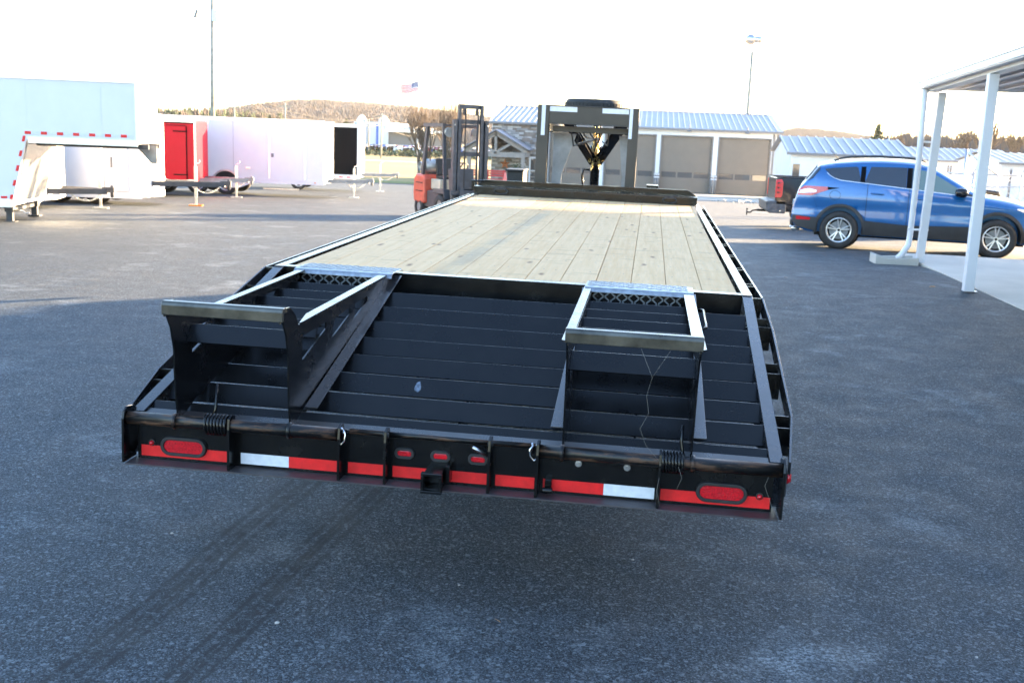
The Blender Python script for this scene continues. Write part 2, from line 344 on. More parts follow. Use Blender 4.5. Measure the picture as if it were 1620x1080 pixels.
# hills -------------------------------------------------------------
def hillmat(name,a,b):
    m,t=blank(name,.95,.1); tc=t.N('TexCoord').outputs['Object']
    t.L(t.ramp(t.noise(tc,.05,7,.7),.35,.68,a,b),t.b.inputs['Base Color']); return m
MT['hill']=hillmat('wooded_hillside',(.035,.038,.048),(.06,.055,.058)); MT['hillw']=mat('bare_wood_crowns',(.055,.058,.072),.95,var=.35,vs=.03)
MT['hillw2']=mat('bare_wood_crowns_warm',(.095,.075,.065),.95,var=.35,vs=.03)
def ridge(name,pts,y,depth,label,dens,hh,mats=('hillw',)):
    """pts: (u,v) skyline of the ground, at distance y"""
    P=[at(u,v,y=y) for u,v in pts]
    def top(x):
        for a,b in zip(P,P[1:]):
            if a.x<=x<=b.x: return a.z+(b.z-a.z)*(x-a.x)/(b.x-a.x)
        return P[0].z if x<P[0].x else P[-1].z
    x0,x1=P[0].x,P[-1].x
    def h(x,yy):
        t=(yy-(y-depth))/depth; t=max(0,min(1,t)); e=3*t*t-2*t*t*t
        base=G(yy)-.3; return base+(top(x)-base)*e
    m=MB(); m.cs=True
    m.grid(lambda a,b:(x0+(x1-x0)*a,y-depth+b*depth*1.6,h(x0+(x1-x0)*a,y-depth+b*depth*1.6)),60,14)
    tag(m.build(name,'hill'),kind='structure')
    f=MB(); rnd=random.Random(len(pts)*7+int(y))
    for i in range(dens):
        x=rnd.uniform(x0,x1); yy=y-depth*.9*rnd.random()**1.3; z=h(x,yy)
        if z<G(yy)+.6: continue
        s=hh*rnd.uniform(.6,1.15); f.cm=rnd.randrange(len(mats))
        # a ragged crown of thin slanting blades
        for k in range(7):
            a=rnd.random()*6.28; r=s*.30*rnd.random(); bx,by=x+r*math.cos(a),yy+r*math.sin(a)*.5; t=s*rnd.uniform(.6,1.05); wv=s*.07
            f.add([(bx-wv,by,z),(bx+wv,by,z+s*.1),(bx+rnd.uniform(-.1,.1)*s,by,z+t),(bx+wv*.6,by+wv*2,z+t*.5)],[(0,1,2),(1,3,2)])
    tag(f.build(name.replace('hill','woodland').replace('ridge','woodland'),list(mats),fix=False),label,None,None,'stuff')
ridge('hill',[(385,196),(410,188),(440,180),(480,174),(520,174),(560,177),(600,180),(650,184),(720,193),(790,203),(850,212)],900,260,'grey leafless wood covering the hill behind the parked trailers',16000,8.5,('hillw','hillw2'))
ridge('far_ridge',[(1180,232),(1240,212),(1262,209),(1300,212),(1350,219),(1400,227),(1460,232),(1560,240),(1700,252)],1100,260,'hazy leafless wood on the low ridge beyond the storage sheds',8000,5.5,('hillw',))
ridge('near_rise',[(1370,236),(1430,232),(1480,233),(1520,234),(1570,237),(1640,241),(1800,250)],300,60,'brown brush on the low rise behind the storage sheds',1500,4.2,('hillw2','hillw'))
ridge('left_rise',[(150,187),(265,187),(300,187),(345,189),(400,194),(450,197)],320,60,'mixed brush along the rise behind the red trailer',900,3.6,('hillw2','ever'))
# ================================================================== TREES
def bare_tree(name,base,h,spread,label,rnd,upright=.5,depth=5,r0=.14,group=None,trunks=1,twig=.012,ratio=(.6,.85)):
    root=empty(name,base); tag(root,label,'tree',group)
    tr=MB(); cr=MB()
    def grow(p,d,L,r,lev):
        q=p+d*L; M_=(tr if lev<2 else cr)
        M_.tube([p,(p+q)/2+Vector((rnd.uniform(-1,1),rnd.uniform(-1,1),0))*L*.05,q],[r,r*.8,r*.6],n=5 if lev<2 else 3)
        if lev>=depth: return
        for k in range(rnd.choice((2,3,3,4)) if lev else 5):
            nd=(d+Vector((rnd.uniform(-1,1),rnd.uniform(-1,1),rnd.uniform(-.2,.8)))*spread+Vector((0,0,upright))).normalized()
            st=p+d*L*rnd.uniform(.5,1.); grow(st,nd,L*rnd.uniform(*ratio),max(r*.55,twig),lev+1)
    for k in range(trunks):
        a=rnd.random()*6.28; grow(Vector((.3*k*math.cos(a),.3*k*math.sin(a),0)),Vector((rnd.uniform(-.1,.1),rnd.uniform(-.1,.1),1)).normalized(),h*.30,r0,0)
    tr.build('trunk','bark',root,fix=False); cr.build('crown','twig',root,fix=False)
    return root
def ever_tree(name,base,h,w_,label,rnd):
    root=empty(name,base); tag(root,label,'tree'); t=MB(); t.cyl((0,0,0),(0,0,h*.8),h*.03,6,.02); t.build('trunk','bark',root)
    c=MB()
    for i in range(900):
        z=h*(.12+.88*rnd.random()); rr=w_*(1-(z/h)**1.5)*(.45+.55*rnd.random()); a=rnd.random()*6.28; s=h*.045
        x,y=rr*math.cos(a),rr*math.sin(a)
        d=[Vector((rnd.uniform(-1,1),rnd.uniform(-1,1),rnd.uniform(-1,1)))*s for _ in range(3)]
        c.add([Vector((x,y,z))+q for q in d],[(0,1,2)])
    c.build('crown','ever',root,fix=False); return root
rn=random.Random(3)
bare_tree('pear_tree',tuple(at(676,284,g=True)),6.2,.75,'leafless upright multi-branched tree behind the forklift beside the flagpole',rn,.6,4,.09,trunks=4,twig=.009,ratio=(.72,1.0))
bare_tree('pear_tree',tuple(at(708,282,y=70).xy)+(G(70),),6.0,.75,'leafless brown tree rising right behind the forklift guard and mast',rn,.6,4,.09,trunks=4,twig=.009,ratio=(.70,.98))
for i,(u,v,Y,hh,sp,lab) in enumerate([(1415,262,170,8.2,.6,'leafless spreading tree between the evergreen and the gutter post'),(1548,268,190,13.,.6,'tall leafless tree just right of the nearest canopy post'),(1512,262,200,10.,.65,'leafless round tree between the two canopy posts'),(1602,272,185,11.,.6,'leafless tree at the far right edge above the sheds'),(1330,246,180,6.,.7,'low leafless tree above the roof rail of the blue car')]):
    p=at(u,v,y=Y); bare_tree('bare_tree',(p.x,Y,G(Y)),hh,sp,lab,rn,.35,5,.22,twig=.05)
p=at(1385,250,y=165); ever_tree('evergreen_tree',(p.x,165,G(165)),8.2,2.2,'dark evergreen tree above the roof of the blue car',rn)
for i,(u,Y,hh,ww,lab) in enumerate([(285,200,6.8,3.2,'green bushy tree above the red trailer'),(322,205,6.6,3.4,'green bushy tree just left of the utility pole'),(372,210,5.6,3.0,'small green tree just right of the utility pole'),(548,300,8,3,'small dark evergreen in front of the wooded hill')]):
    p=at(u,190,y=Y); ever_tree('bushy_tree',(p.x,Y,G(Y)),hh,ww,lab,rn)
# ================================================================== FAR STORE, CARS, POLES
def store():
    Y=330; r=empty('store_building',(at(600,215,y=Y).x,Y,G(Y))); tag(r,'long white store with blue panels and gabled parapets beyond the field','building')
    def L(u,v): q=at(u,v,y=Y); return q.x-r.location.x,q.z-r.location.z
    m=MB(); 
    x0,z0=L(560,192); x1,_=L(613,196); m.box(x0,x1,0,30,-1,z0); x2,z2=L(655,201); m.box(x1,x2,.5,30,-1,z2); m.build('wall','white',r)
    m=MB(); xa,za=L(596,192); xb,_=L(602,192); m.box(xa,xb,-.6,1,0,L(596,215)[1]*0+z0*.92); xa,_=L(563,192); xb,_=L(569,192); m.box(xa,xb,-.6,1,z0*.55,z0*.95); m.build('blue_panel','storeb',r)
    for u in (573,608):
        xa,_=L(u,190); m=MB(); m.prism([(xa-1.6,0),(xa-1.6,z0+.6),(xa-.8,z0+1.7),(xa,z0+2.2),(xa+.8,z0+1.7),(xa+1.6,z0+.6),(xa+1.6,0)],-.9,-.3,'y'); m.build('gable','white',r)
    m=MB(); xa,za=L(615,206); xb,_=L(705,211); m.box(xa,xb,-4,0,za-.5,za+.3); m.build('canopy','trim',r)
    m=MB(); m.box(xa,xb,-.3,.3,0,za-.6); m.build('shopfront','grey',r)
store()
def farcars(m):
    rnd=random.Random(5)
    for row in range(7):
        Y=225+row*11
        for k in range(34):
            u=578+k*6+rnd.uniform(-1,1); p=at(u,220,y=Y); x=p.x; z=G(Y); m.cm=rnd.choice((0,0,1,2,3,4))
            if rnd.random()<.15: continue
            m.box(x-.9,x+.9,Y-2.2,Y+2.2,z+.35,z+.95); m.box(x-.75,x+.75,Y-1.2,Y+1.3,z+.95,z+1.45)
tag(one('distant_parked_cars',['white','alloy','navy','flagr','storeb'],None,farcars,fix=False),'crowd of tiny parked cars in front of the white store',None,None,'stuff')
def hedge(m):
    rnd=random.Random(9)
    for i in range(2600):
        x=rnd.uniform(-110,-28); y=rnd.uniform(206,212); z=G(208)+rnd.random()*1.1; d=[Vector((rnd.uniform(-1,1),rnd.uniform(-1,1),rnd.uniform(-1,1)))*.5 for _ in range(3)]
        m.add([Vector((x,y,z))+q for q in d],[(0,1,2)])
tag(one('hedge',['ever'],None,hedge,fix=False),'low dark hedge running along the far edge of the dry field','hedge')
# big utility pole with floodlight and box
def upole():
    b=at(336,220,y=62); r=empty('utility_pole',(b.x,62,G(62))); tag(r,'tall timber utility pole with floodlight and pale box behind the white enclosed trailer','utility pole')
    top=11.; m=MB(); m.cyl((0,0,0),(.12,0,top),.17,12,.11); m.build('pole','wpole',r)
    zz=at(338,25,y=62).z-G(62); m=MB(); m.box(.14,.5,-.15,.15,zz-.35,zz+.35); m.build('box','whitetape',r)
    m=MB(); m.bar((0,0,zz-.3),(-.7,-.1,zz-.1),.06,.06); m.build('bracket','zinc',r)
    m=MB(); m.obox((-.85,-.1,zz+.05),(.16,.35,.5),(0,.35,0)); m.build('floodlight','grey',r)
upole()
def lpole():
    b=at(1181,200,y=93); r=empty('lamp_post',(b.x,93,G(93))); tag(r,'slim green grey lamp post with round white lamp behind the garage roof','lamp post')
    z1=at(1191,82,y=93).z-G(93); x1=at(1191,82,y=93).x-b.x
    m=MB(); m.cyl((0,0,0),(0,0,z1),.17,10,.13); m.build('pole','wpole',r)
    m=MB(); m.cyl((0,0,z1),(0,0,z1+.6),.07,8); m.build('neck','white',r)
    m=MB(); m.lathe([(.001,-.5),(.25,-.48),(.42,-.25),(.45,0),(.40,.2),(.3,.3)],(-.15,0,z1+1.0),'x',16); m.cyl((.1,0,z1+1.0),(.75,0,z1+1.0),.30,12); m.build('lamp_head','zinc',r)
lpole()
def farpole(u,v,vt,Y,label):
    b=at(u,v,y=Y); r=empty('power_pole',(b.x,Y,G(Y))); tag(r,label,'power pole','power poles beyond the field'); h=at(u,vt,y=Y).z-G(Y)
    m=MB(); m.cyl((0,0,0),(0,0,h),.16,8,.12); m.build('pole','wpole',r); m=MB(); m.box(-1.1,1.1,-.06,.06,h-.55,h-.4); m.build('crossarm','wpole',r); return Vector((b.x,Y,G(Y)+h-.4))
pa=farpole(603,236,180,175,'timber power pole carrying the wires in front of the white store')
pb=farpole(451,205,163,150,'slim power pole in front of the wooded hill above the white trailer')
pc=farpole(583,230,188,210,'short power pole left of the store wires')
pe=farpole(371,200,166,170,'thin pole just right of the big utility pole')
pd_=at(690,202,y=190); 
def wire(name,a,b,sag,label,off=0):
    m=MB(); a=Vector(a)+Vector((off,0,0)); b=Vector(b)+Vector((off,0,0)); m.tube([a.lerp(b,t/12)-Vector((0,0,sag*4*(t/12)*(1-t/12))) for t in range(13)],.045,4); tag(m.build(name,'cable'),label,'power line','power lines')
wl=at(400,158,y=150); wl2=at(400,172,y=150)
wire('power_line',wl,pa,1.6,'upper power line sagging across the hill to the store pole',.9); wire('power_line',wl,pa,1.9,'second upper power line sagging across the hill',-.9)
wire('power_line',wl2,pa-Vector((0,0,1.5)),1.2,'lowest power line running across the hill to the store pole')
wire('power_line',pa,pd_,1.,'upper power line running from the store pole towards the bare tree',.9); wire('power_line',pa-Vector((0,0,1.5)),pd_-Vector((0,0,1.3)),1.,'lower power line running from the store pole towards the bare tree')
# flagpole and flag
def flag():
    b=at(660,275,g=True); Y=b.y; r=empty('flagpole',tuple(b)); tag(r,'white flagpole standing on the verge left of the forklift','flagpole')
    h=at(665,127,y=Y).z-b.z; m=MB(); m.cyl((0,0,0),(.0,0,h),.10,12,.06); m.build('pole','white',r); m=MB(); m.lathe([(.001,-.1),(.08,-.05),(.1,0),(.08,.05),(.001,.1)],(0,0,h+.08),'z',12); m.build('finial','gold',r)
    f=MB(); zt=h-.15; W_,H_=1.75,.95
    def P(a,c): # a along fly (to -x), c down
        ww=.16*math.sin(a*7+c*1.2)*a; return (-.08-W_*a,ww,zt-H_*c-.38*a*(1-.2*c)+.05*math.sin(a*9))
    nu,nv=26,26
    for i in range(nu):
        for j in range(nv):
            a0,a1,c0,c1=i/nu,(i+1)/nu,j/nv,(j+1)/nv
            st=int(j/2); f.cm=0 if st%2==0 else 1
            if i<10 and j<14: f.cm=2 if not((i%2==1) and (j%2==1) ) else 1
            f.add([P(a0,c0),P(a1,c0),P(a1,c1),P(a0,c1)],[(0,1,2,3)])
    o=f.build('flag',['flagr','flagw','flagb'],smooth=True); o.location=tuple(b); tag(o,'small flag with red and white stripes and blue canton flying from the white flagpole','flag')
flag()
# ================================================================== GARAGE
GY=78; 
def garage():
    g0=-1.66; r=empty('garage_building',(0,GY,g0)); tag(r,'long white metal garage with taupe roller doors, pale ribbed roof and stone end','building')
    ez=3.05-g0; rz=4.46-g0; XL,XR=-11.45,10.0; D=17.
    m=MB(); 
    # front wall piers around door openings (x ranges)
    doors=[(-7.35,-3.55),(-3.0,.92),(1.52,5.12),(5.72,9.40)]
    doors=[(-6.95,-3.25),(-2.75,.95),(1.45,5.15),(5.70,9.40)]
    dz=2.48-g0-.02
    xs=[-7.4]
    for a,b in doors: xs+=[a,b]
    xs+=[XR]
    for i in range(0,len(xs),2): m.box(xs[i],xs[i+1],0,.25,0,dz)
    m.box(-7.4,XR,0,.25,dz,ez)
    m.box(XL,-7.4,0,.25,0,ez); m.box(XR-.2,XR,.25,D,0,ez); m.box(XL,XL+.2,.25,D,0,ez); m.box(XL+.2,XR-.2,D-.2,D,0,ez)
    m.prism([(.25,ez),(D/2,rz-.05),(D,ez)],XR-.2,XR,'x'); m.prism([(.25,ez),(D/2,rz-.05),(D,ez)],XL,XL+.2,'x')
    m.build('wall','offwhite',r)
    m=MB(); x=-7.3
    while x<XR:
        if not any(a-.02<x<b+.02 for a,b in doors): m.box(x,x+.03,-.02,-.001,.02,ez-.02)
        else: m.box(x,x+.03,-.02,-.001,dz+.12,ez-.02)
        x+=.23
    y=.4
    while y<D: m.box(XR+.001,XR+.025,y,y+.03,.02,ez-.1); y+=.3
    tag(m.build('siding_rib','offwhite',r,fix=False),kind='stuff')
    # roof
    m=MB(); ov=.35
    s_=(rz-ez)/(D/2)
    for (ya,yb,za,zb) in ((-ov,D/2,ez-ov*s_+.06,rz+.06),(D/2,D+ov,rz+.06,ez-ov*s_+.06)):
        m.add([(XL-.2,ya,za),(XR+.25,ya,za),(XR+.25,yb,zb),(XL-.2,yb,zb),(XL-.2,ya,za-.05),(XR+.25,ya,za-.05),(XR+.25,yb,zb-.05),(XL-.2,yb,zb-.05)],[(0,1,2,3),(4,7,6,5),(0,4,5,1),(1,5,6,2),(2,6,7,3),(3,7,4,0)])
    m.build('roof','roofm',r)
    m=MB(); x=XL-.15
    while x<XR+.2:
        for ya,yb,za,zb in ((-ov,D/2,ez-ov*s_+.062,rz+.062),):
            m.bar((x,ya,za+.03),(x,yb,zb+.03),.07,.06)
        x+=.42
    tag(m.build('roof_rib','ribm',r,fix=False),kind='stuff')
    one('gutter','grey',r,lambda m:m.box(XL-.2,XR+.25,-ov-.08,-ov+.02,ez-ov*s_-.10,ez-ov*s_+.02))
    one('ridge_cap','roofm',r,lambda m:m.box(XL-.2,XR+.25,D/2-.15,D/2+.15,rz+.08,rz+.13))
    for a,b in doors:
        d=one('garage_door','taupe',r,lambda m:m.box(a,b,.16,.2,0,dz-.02))
        sec=8; hh=(dz-.02)/sec
        for k in range(sec):
            if k==2: 
                for q in range(3):
                    w0=a+.10+q*(b-a-.1)/3; w1=w0+(b-a-.1)/3-.12
                    one('pane','pglass',d,lambda m:m.box(w0,w1,.135,.155,k*hh+.06,(k+1)*hh-.06))
            one('panel','taupe',d,(lambda m:[m.box(a+.01,b-.01,.125,.16,k*hh+.012,k*hh+.06),m.box(a+.01,b-.01,.125,.16,(k+1)*hh-.06,(k+1)*hh-.012),m.box(a+.01,a+.10,.125,.16,k*hh+.062,(k+1)*hh-.062),m.box(b-.10,b-.01,.125,.16,k*hh+.062,(k+1)*hh-.062)]+[m.box(a+.10+q*(b-a-.1)/3-.12,a+.10+q*(b-a-.1)/3,.125,.16,k*hh+.062,(k+1)*hh-.062) for q in (1,2)]) if k==2 else (lambda m:[m.box(a+.01,b-.01,.125,.16,k*hh+.012+j*hh/3,k*hh+(j+1)*hh/3-.006) for j in range(3)]))
        one('door_trim','grey',d,lambda m:(m.box(a-.10,a,-.03,.12,0,dz),m.box(b,b+.10,-.03,.12,0,dz),m.box(a-.1,b+.1,-.03,.12,dz,dz+.08)))
    for a,b in doors[:]:
        xm=(a+b)/2+.1
        l=one('wall_lamp','grey',r,lambda m:(m.tube([(xm,0,dz+.75),(xm,-.25,dz+.85),(xm,-.38,dz+.7),(xm,-.38,dz+.55)],.025,6),m.lathe([(.04,.0),(.08,-.05),(.20,-.15),(.22,-.18)],(xm,-.38,dz+.55),'z',14)))
    one('downspout','grey',r,lambda m:(m.box(9.58,9.72,-.12,-.02,0,ez-.2),m.box(9.86,9.98,-.12,-.02,0,ez-.2)))
    # stone face
    xs0,xs1=XL+.05,-7.42
    one('stone_backing','mortar',r,lambda m:m.box(xs0,xs1,-.06,-.002,0,ez-.15))
    def stones(m,x0,x1,z0,z1,yf):
        rnd=random.Random(11); z=z0
        while z<z1-.05:
            h=rnd.choice((.10,.14,.18)); x=x0-rnd.random()*.2
            while x<x1:
                L_=rnd.uniform(.22,.62); a=max(x,x0); b=min(x+L_-.015,x1)
                if b-a>.05: m.cm=rnd.choice((0,0,1,1,2)); m.box(a,b,yf-rnd.uniform(.02,.06),yf,z,min(z+h-.015,z1))
                x+=L_
            z+=h
    m=MB(); stones(m,xs0,xs1,0,ez-.18,-.06); tag(m.build('stone',['st1','st2','st3'],r,fix=False),kind='stuff')
    # porch
    py=-3.4
    pc0,pc1=-12.7,-8.55; ap=-10.65; pe_=1.20-g0; pk=2.45-g0
    one('porch_roof','slate',r,lambda m:(m.add([(ap,py-.3,pk),(ap,-.07,pk),(pc1+.05+.35,-.07,pe_-.1),(pc1+.05+.35,py-.3,pe_-.1),(ap,py-.3,pk-.1),(ap,-.07,pk-.1),(pc1+.4,-.07,pe_-.2),(pc1+.4,py-.3,pe_-.2)],[(0,1,2,3),(4,7,6,5),(0,4,5,1),(1,5,6,2),(2,6,7,3),(3,7,4,0)]),m.add([(ap,py-.3,pk),(ap,-.07,pk),(pc0-.35,-.07,pe_-.1),(pc0-.35,py-.3,pe_-.1),(ap,py-.3,pk-.1),(ap,-.07,pk-.1),(pc0-.35,-.07,pe_-.2),(pc0-.35,py-.3,pe_-.2)],[(0,1,2,3),(4,7,6,5),(0,4,5,1),(1,5,6,2),(2,6,7,3),(3,7,4,0)])))
    one('porch_truss','beam',r,lambda m:(m.box(pc0,pc1+.1,py,py+.2,pe_-.75,pe_-.38),m.bar((ap,py+.1,pk-.28),(pc1+.2,py+.1,pe_-.36),.2,.28),m.bar((ap,py+.1,pk-.28),(pc0-.2,py+.1,pe_-.36),.2,.28),m.bar((ap,py+.1,pe_-.5),(ap,py+.1,pk-.4),.2,.2,(0,1,0)),m.bar((ap+.05,py+.1,pe_-.4),(ap+1.1,py+.1,pe_+.22),.18,.18),m.bar((ap-.05,py+.1,pe_-.4),(ap-1.1,py+.1,pe_+.22),.18,.18)))
    one('eave_beam','beam',r,lambda m:m.box(pc1-.1,pc1+.12,py+.2,-.07,pe_-.7,pe_-.35))
    one('porch_ceiling','beam',r,lambda m:m.box(pc0+.05,pc1-.15,py+.25,-.1,pe_-.32,pe_-.30))
    for px in (pc1-.06,pc0+.1): one('porch_post','beam',r,lambda m:m.box(px-.13,px+.13,py,py+.24,0,pe_-.76))
    d=one('glass_door','white',r,lambda m:(m.box(-8.50,-8.38,-.14,-.07,0,2.18),m.box(-7.60,-7.47,-.14,-.07,0,2.18),m.box(-8.38,-7.60,-.14,-.07,2.05,2.18),m.box(-8.38,-7.60,-.14,-.07,0,.25),m.box(-8.38,-7.60,-.14,-.07,1.12,1.17)))
    one('pane','pglass',d,lambda m:m.box(-8.38,-7.60,-.11,-.09,.25,1.12)); one('pane','pglass',d,lambda m:m.box(-8.38,-7.60,-.11,-.09,1.17,2.05))
    st=MB(); cx_,cz_=-10.35,1.55; pts=[]
    for k in range(10):
        a=R(90+36*k); rr=.42 if k%2==0 else .17; pts.append((cx_+rr*math.cos(a),-.14,cz_+rr*math.sin(a)))
    st.add(pts+[(cx_,-.24,cz_)],[(k,(k+1)%10,10) for k in range(10)]); o=st.build('barn_star','rustw',None); o.location=(0,GY,g0); tag(o,'rust coloured five pointed metal star hanging on the stone wall','star')
    # bollards at door jambs
    pos=[]
    for a,b in doors: pos+=[a+.0,b-.0]
    for i,bx in enumerate(pos[3:]):
        j=i+3
        rr=empty('bollard',(bx+(-.16 if j%2==0 else .16),GY-.45,g0)); ordn=['first','second','third','fourth','fifth','sixth','seventh'][i]
        tag(rr,f'grey door bollard with two white bands, {ordn} of the row counted rightwards',"bollard",'bollards flanking the garage doors')
        one('post','grey',rr,lambda m:m.cyl((0,0,0),(0,0,1.35),.10,12)); one('band','white',rr,lambda m:(m.cyl((0,0,1.02),(0,0,1.12),.112,12),m.cyl((0,0,1.22),(0,0,1.32),.112,12)))
garage()
def porch_things():
    g0=-1.66
    r=empty('picnic_bench',(-11.0,73.4,G(73.4))); tag(r,'red painted timber bench on the porch before the stone wall','bench')
    for k in range(3): one('slat','benchred',r,lambda m:m.box(-1.3,1.3,.1-.02*k,.15-.02*k,.62+k*.17,.74+k*.17))
    one('seat','benchred',r,lambda m:m.box(-1.3,1.3,-.45,.05,.42,.48))
    for x in (-1.15,0,1.15): one('leg','benchred',r,lambda m:(m.box(x-.05,x+.05,.1,.2,0,1.1),m.box(x-.05,x+.05,-.42,-.34,0,.42)))
    p=at(799,284,y=70.5); r=empty('traffic_cone',(p.x,70.5,G(70.5))); tag(r,'faded red traffic cone in front of the red bench','traffic cone')
    one('cone','pink',r,lambda m:m.cyl((0,0,.04),(0,0,.95),.2,16,.04)); one('base','pink',r,lambda m:m.box(-.26,.26,-.26,.26,0,.04))
    p=at(845,262,y=74); r=empty('potted_shrub',(at(816,262,y=74.5).x,74.5,G(74.5))); tag(r,'small green potted shrub standing beside the porch post','potted plant')
    one('pot','grey',r,lambda m:m.cyl((0,0,0),(0,0,.6),.2,12,.28)); m=MB()
    for i in range(200):
        a=[Vector((random.gauss(0,.16),random.gauss(0,.16),1.1+random.gauss(0,.25)))+Vector((random.uniform(-1,1),random.uniform(-1,1),random.uniform(-1,1)))*.09 for _ in range(1)]
        c_=a[0]; m.add([c_,c_+Vector((.09,.02,.05)),c_+Vector((0,.04,.1))],[(0,1,2)])
    m.build('foliage','ever',r,fix=False)
porch_things()
# ================================================================== STORAGE SHEDS (right)
def shed(label,u0,u1,ve0,vr0,Y,depth,door_px,wall='offwhite',flat=False):
    a=at(u0,ve0,y=Y); b=at(u1,ve0+(u1-u0)*.039,y=Y); g=G(Y)-.2; r=empty('storage_shed',(a.x,Y,g)); tag(r,label,'shed','storage sheds beyond the fence')
    W_=b.x-a.x; ez=(a.z+b.z)/2-g; rz=at((u0+u1)/2,vr0+(u1-u0)*.0195,y=Y+depth/2).z-g; D=depth
    one('wall',wall,r,lambda m:(m.box(0,W_,0,D,0,ez),m.prism([(0,ez),(D/2,rz),(D,ez)],0,.15,'x'),m.prism([(0,ez),(D/2,rz),(D,ez)],W_-.15,W_,'x')))
    one('roof','roofm',r,lambda m:m.add([(-.3,-.3,ez),(W_+.3,-.3,ez),(W_+.3,D/2,rz+.06),(-.3,D/2,rz+.06),(-.3,D+.3,ez),(W_+.3,D+.3,ez),(-.3,-.3,ez-.07),(W_+.3,-.3,ez-.07)],[(0,1,2,3),(3,2,5,4),(0,6,7,1)]))
    m=MB(); x=-.2
    while x<W_+.3: m.bar((x,-.3,ez+.03),(x,D/2,rz+.09),.10,.06); x+=.55
    tag(m.build('roof_rib','ribm',r,fix=False),kind='stuff')
    one('eave_trim','grey',r,lambda m:m.box(-.3,W_+.3,-.42,-.31,ez-.14,ez-.01))
    for (p0,p1) in door_px:
        x0=at(p0,ve0+20,y=Y).x-a.x; x1=at(p1,ve0+20,y=Y).x-a.x
        one('roller_door','white',r,lambda m:[m.box(x0,x1,-.05,-.01,.02+k*.3,.3+k*.3) for k in range(int((ez-.45)/.3))])
        one('door_jamb','grey',r,lambda m:(m.box(x0-.12,x0,-.1,-.002,0,ez-.4),m.box(x1,x1+.12,-.1,-.002,0,ez-.4)))
    return r
s1=shed('white storage shed with ribbed roof, just right of the garage end wall',1252,1436,241,217,62,9,[])
one('window','pglass',s1,lambda m:m.box(.15,.55,-.04,-.002,1.0,2.4))
shed('long low white storage shed behind the roof of the blue car',1400,1608,250,232,88,10,[(1440,1498),(1505,1540)])
shed('white storage shed with wide bay at the right edge of the picture',1585,1760,257,243,70,10,[(1600,1660)])
# end bay posts/doors seen between the canopy posts
# fence with barbed wire
def fence():
    Y=38.; a=at(1462,290,y=Y); b=at(1760,310,y=Y+6); r=empty('chain_link_fence',(a.x,Y,G(Y))); tag(r,'galvanised chain link fence with barbed wire strands behind the blue car','fence')
    L=b.x-a.x; n=5; hh=at(1530,275,y=Y).z-G(Y)
    def P(t,z): return (L*t,6*t*0+1.5*t,z)
    for i in range(n+1):
        one('fence_post','zinc',r,lambda m:(m.cyl(P(i/n,-.1),P(i/n,hh+.1),.045,8),m.bar(P(i/n,hh+.05),(P(i/n,0)[0]+.05,P(i/n,0)[1]-.35,hh+.5),.03,.03)))
    one('top_rail','zinc',r,lambda m:(m.tube([P(0,hh),P(1,hh)],.032,6),m.tube([P(0,hh-.55),P(1,hh-.2)],.028,6)))
    m=MB()
    for k in range(3): m.tube([Vector(P(0,hh+.2+.14*k))+Vector((0,-.1-.12*k,0)),Vector(P(1,hh+.2+.14*k))+Vector((0,-.1-.12*k,0))],.010,3)
    m.build('barbed_wire','zinc',r)
    m=MB(); x=0
    while x<L:
        t=x/L; t2=min(1,(x+hh)/L)
        m.tube([P(t,0.05),P(t2,.05+(t2-t)*L)],.007,3); m.tube([P(t,hh-.02),P(t2,hh-.02-(t2-t)*L)],.007,3); x+=.16
    tag(m.build('wire_mesh','zinc',r,fix=False),kind='stuff')
    # gate frame leaning bar
    one('gate_brace','zinc',r,lambda m:(m.tube([P(.16,hh+.9),P(.16,0)],.05,8),m.tube([P(.16,hh+.8),P(.30,hh)],.04,6),m.tube([P(.30,hh+.2),P(.30,0)],.04,6)))
fence()
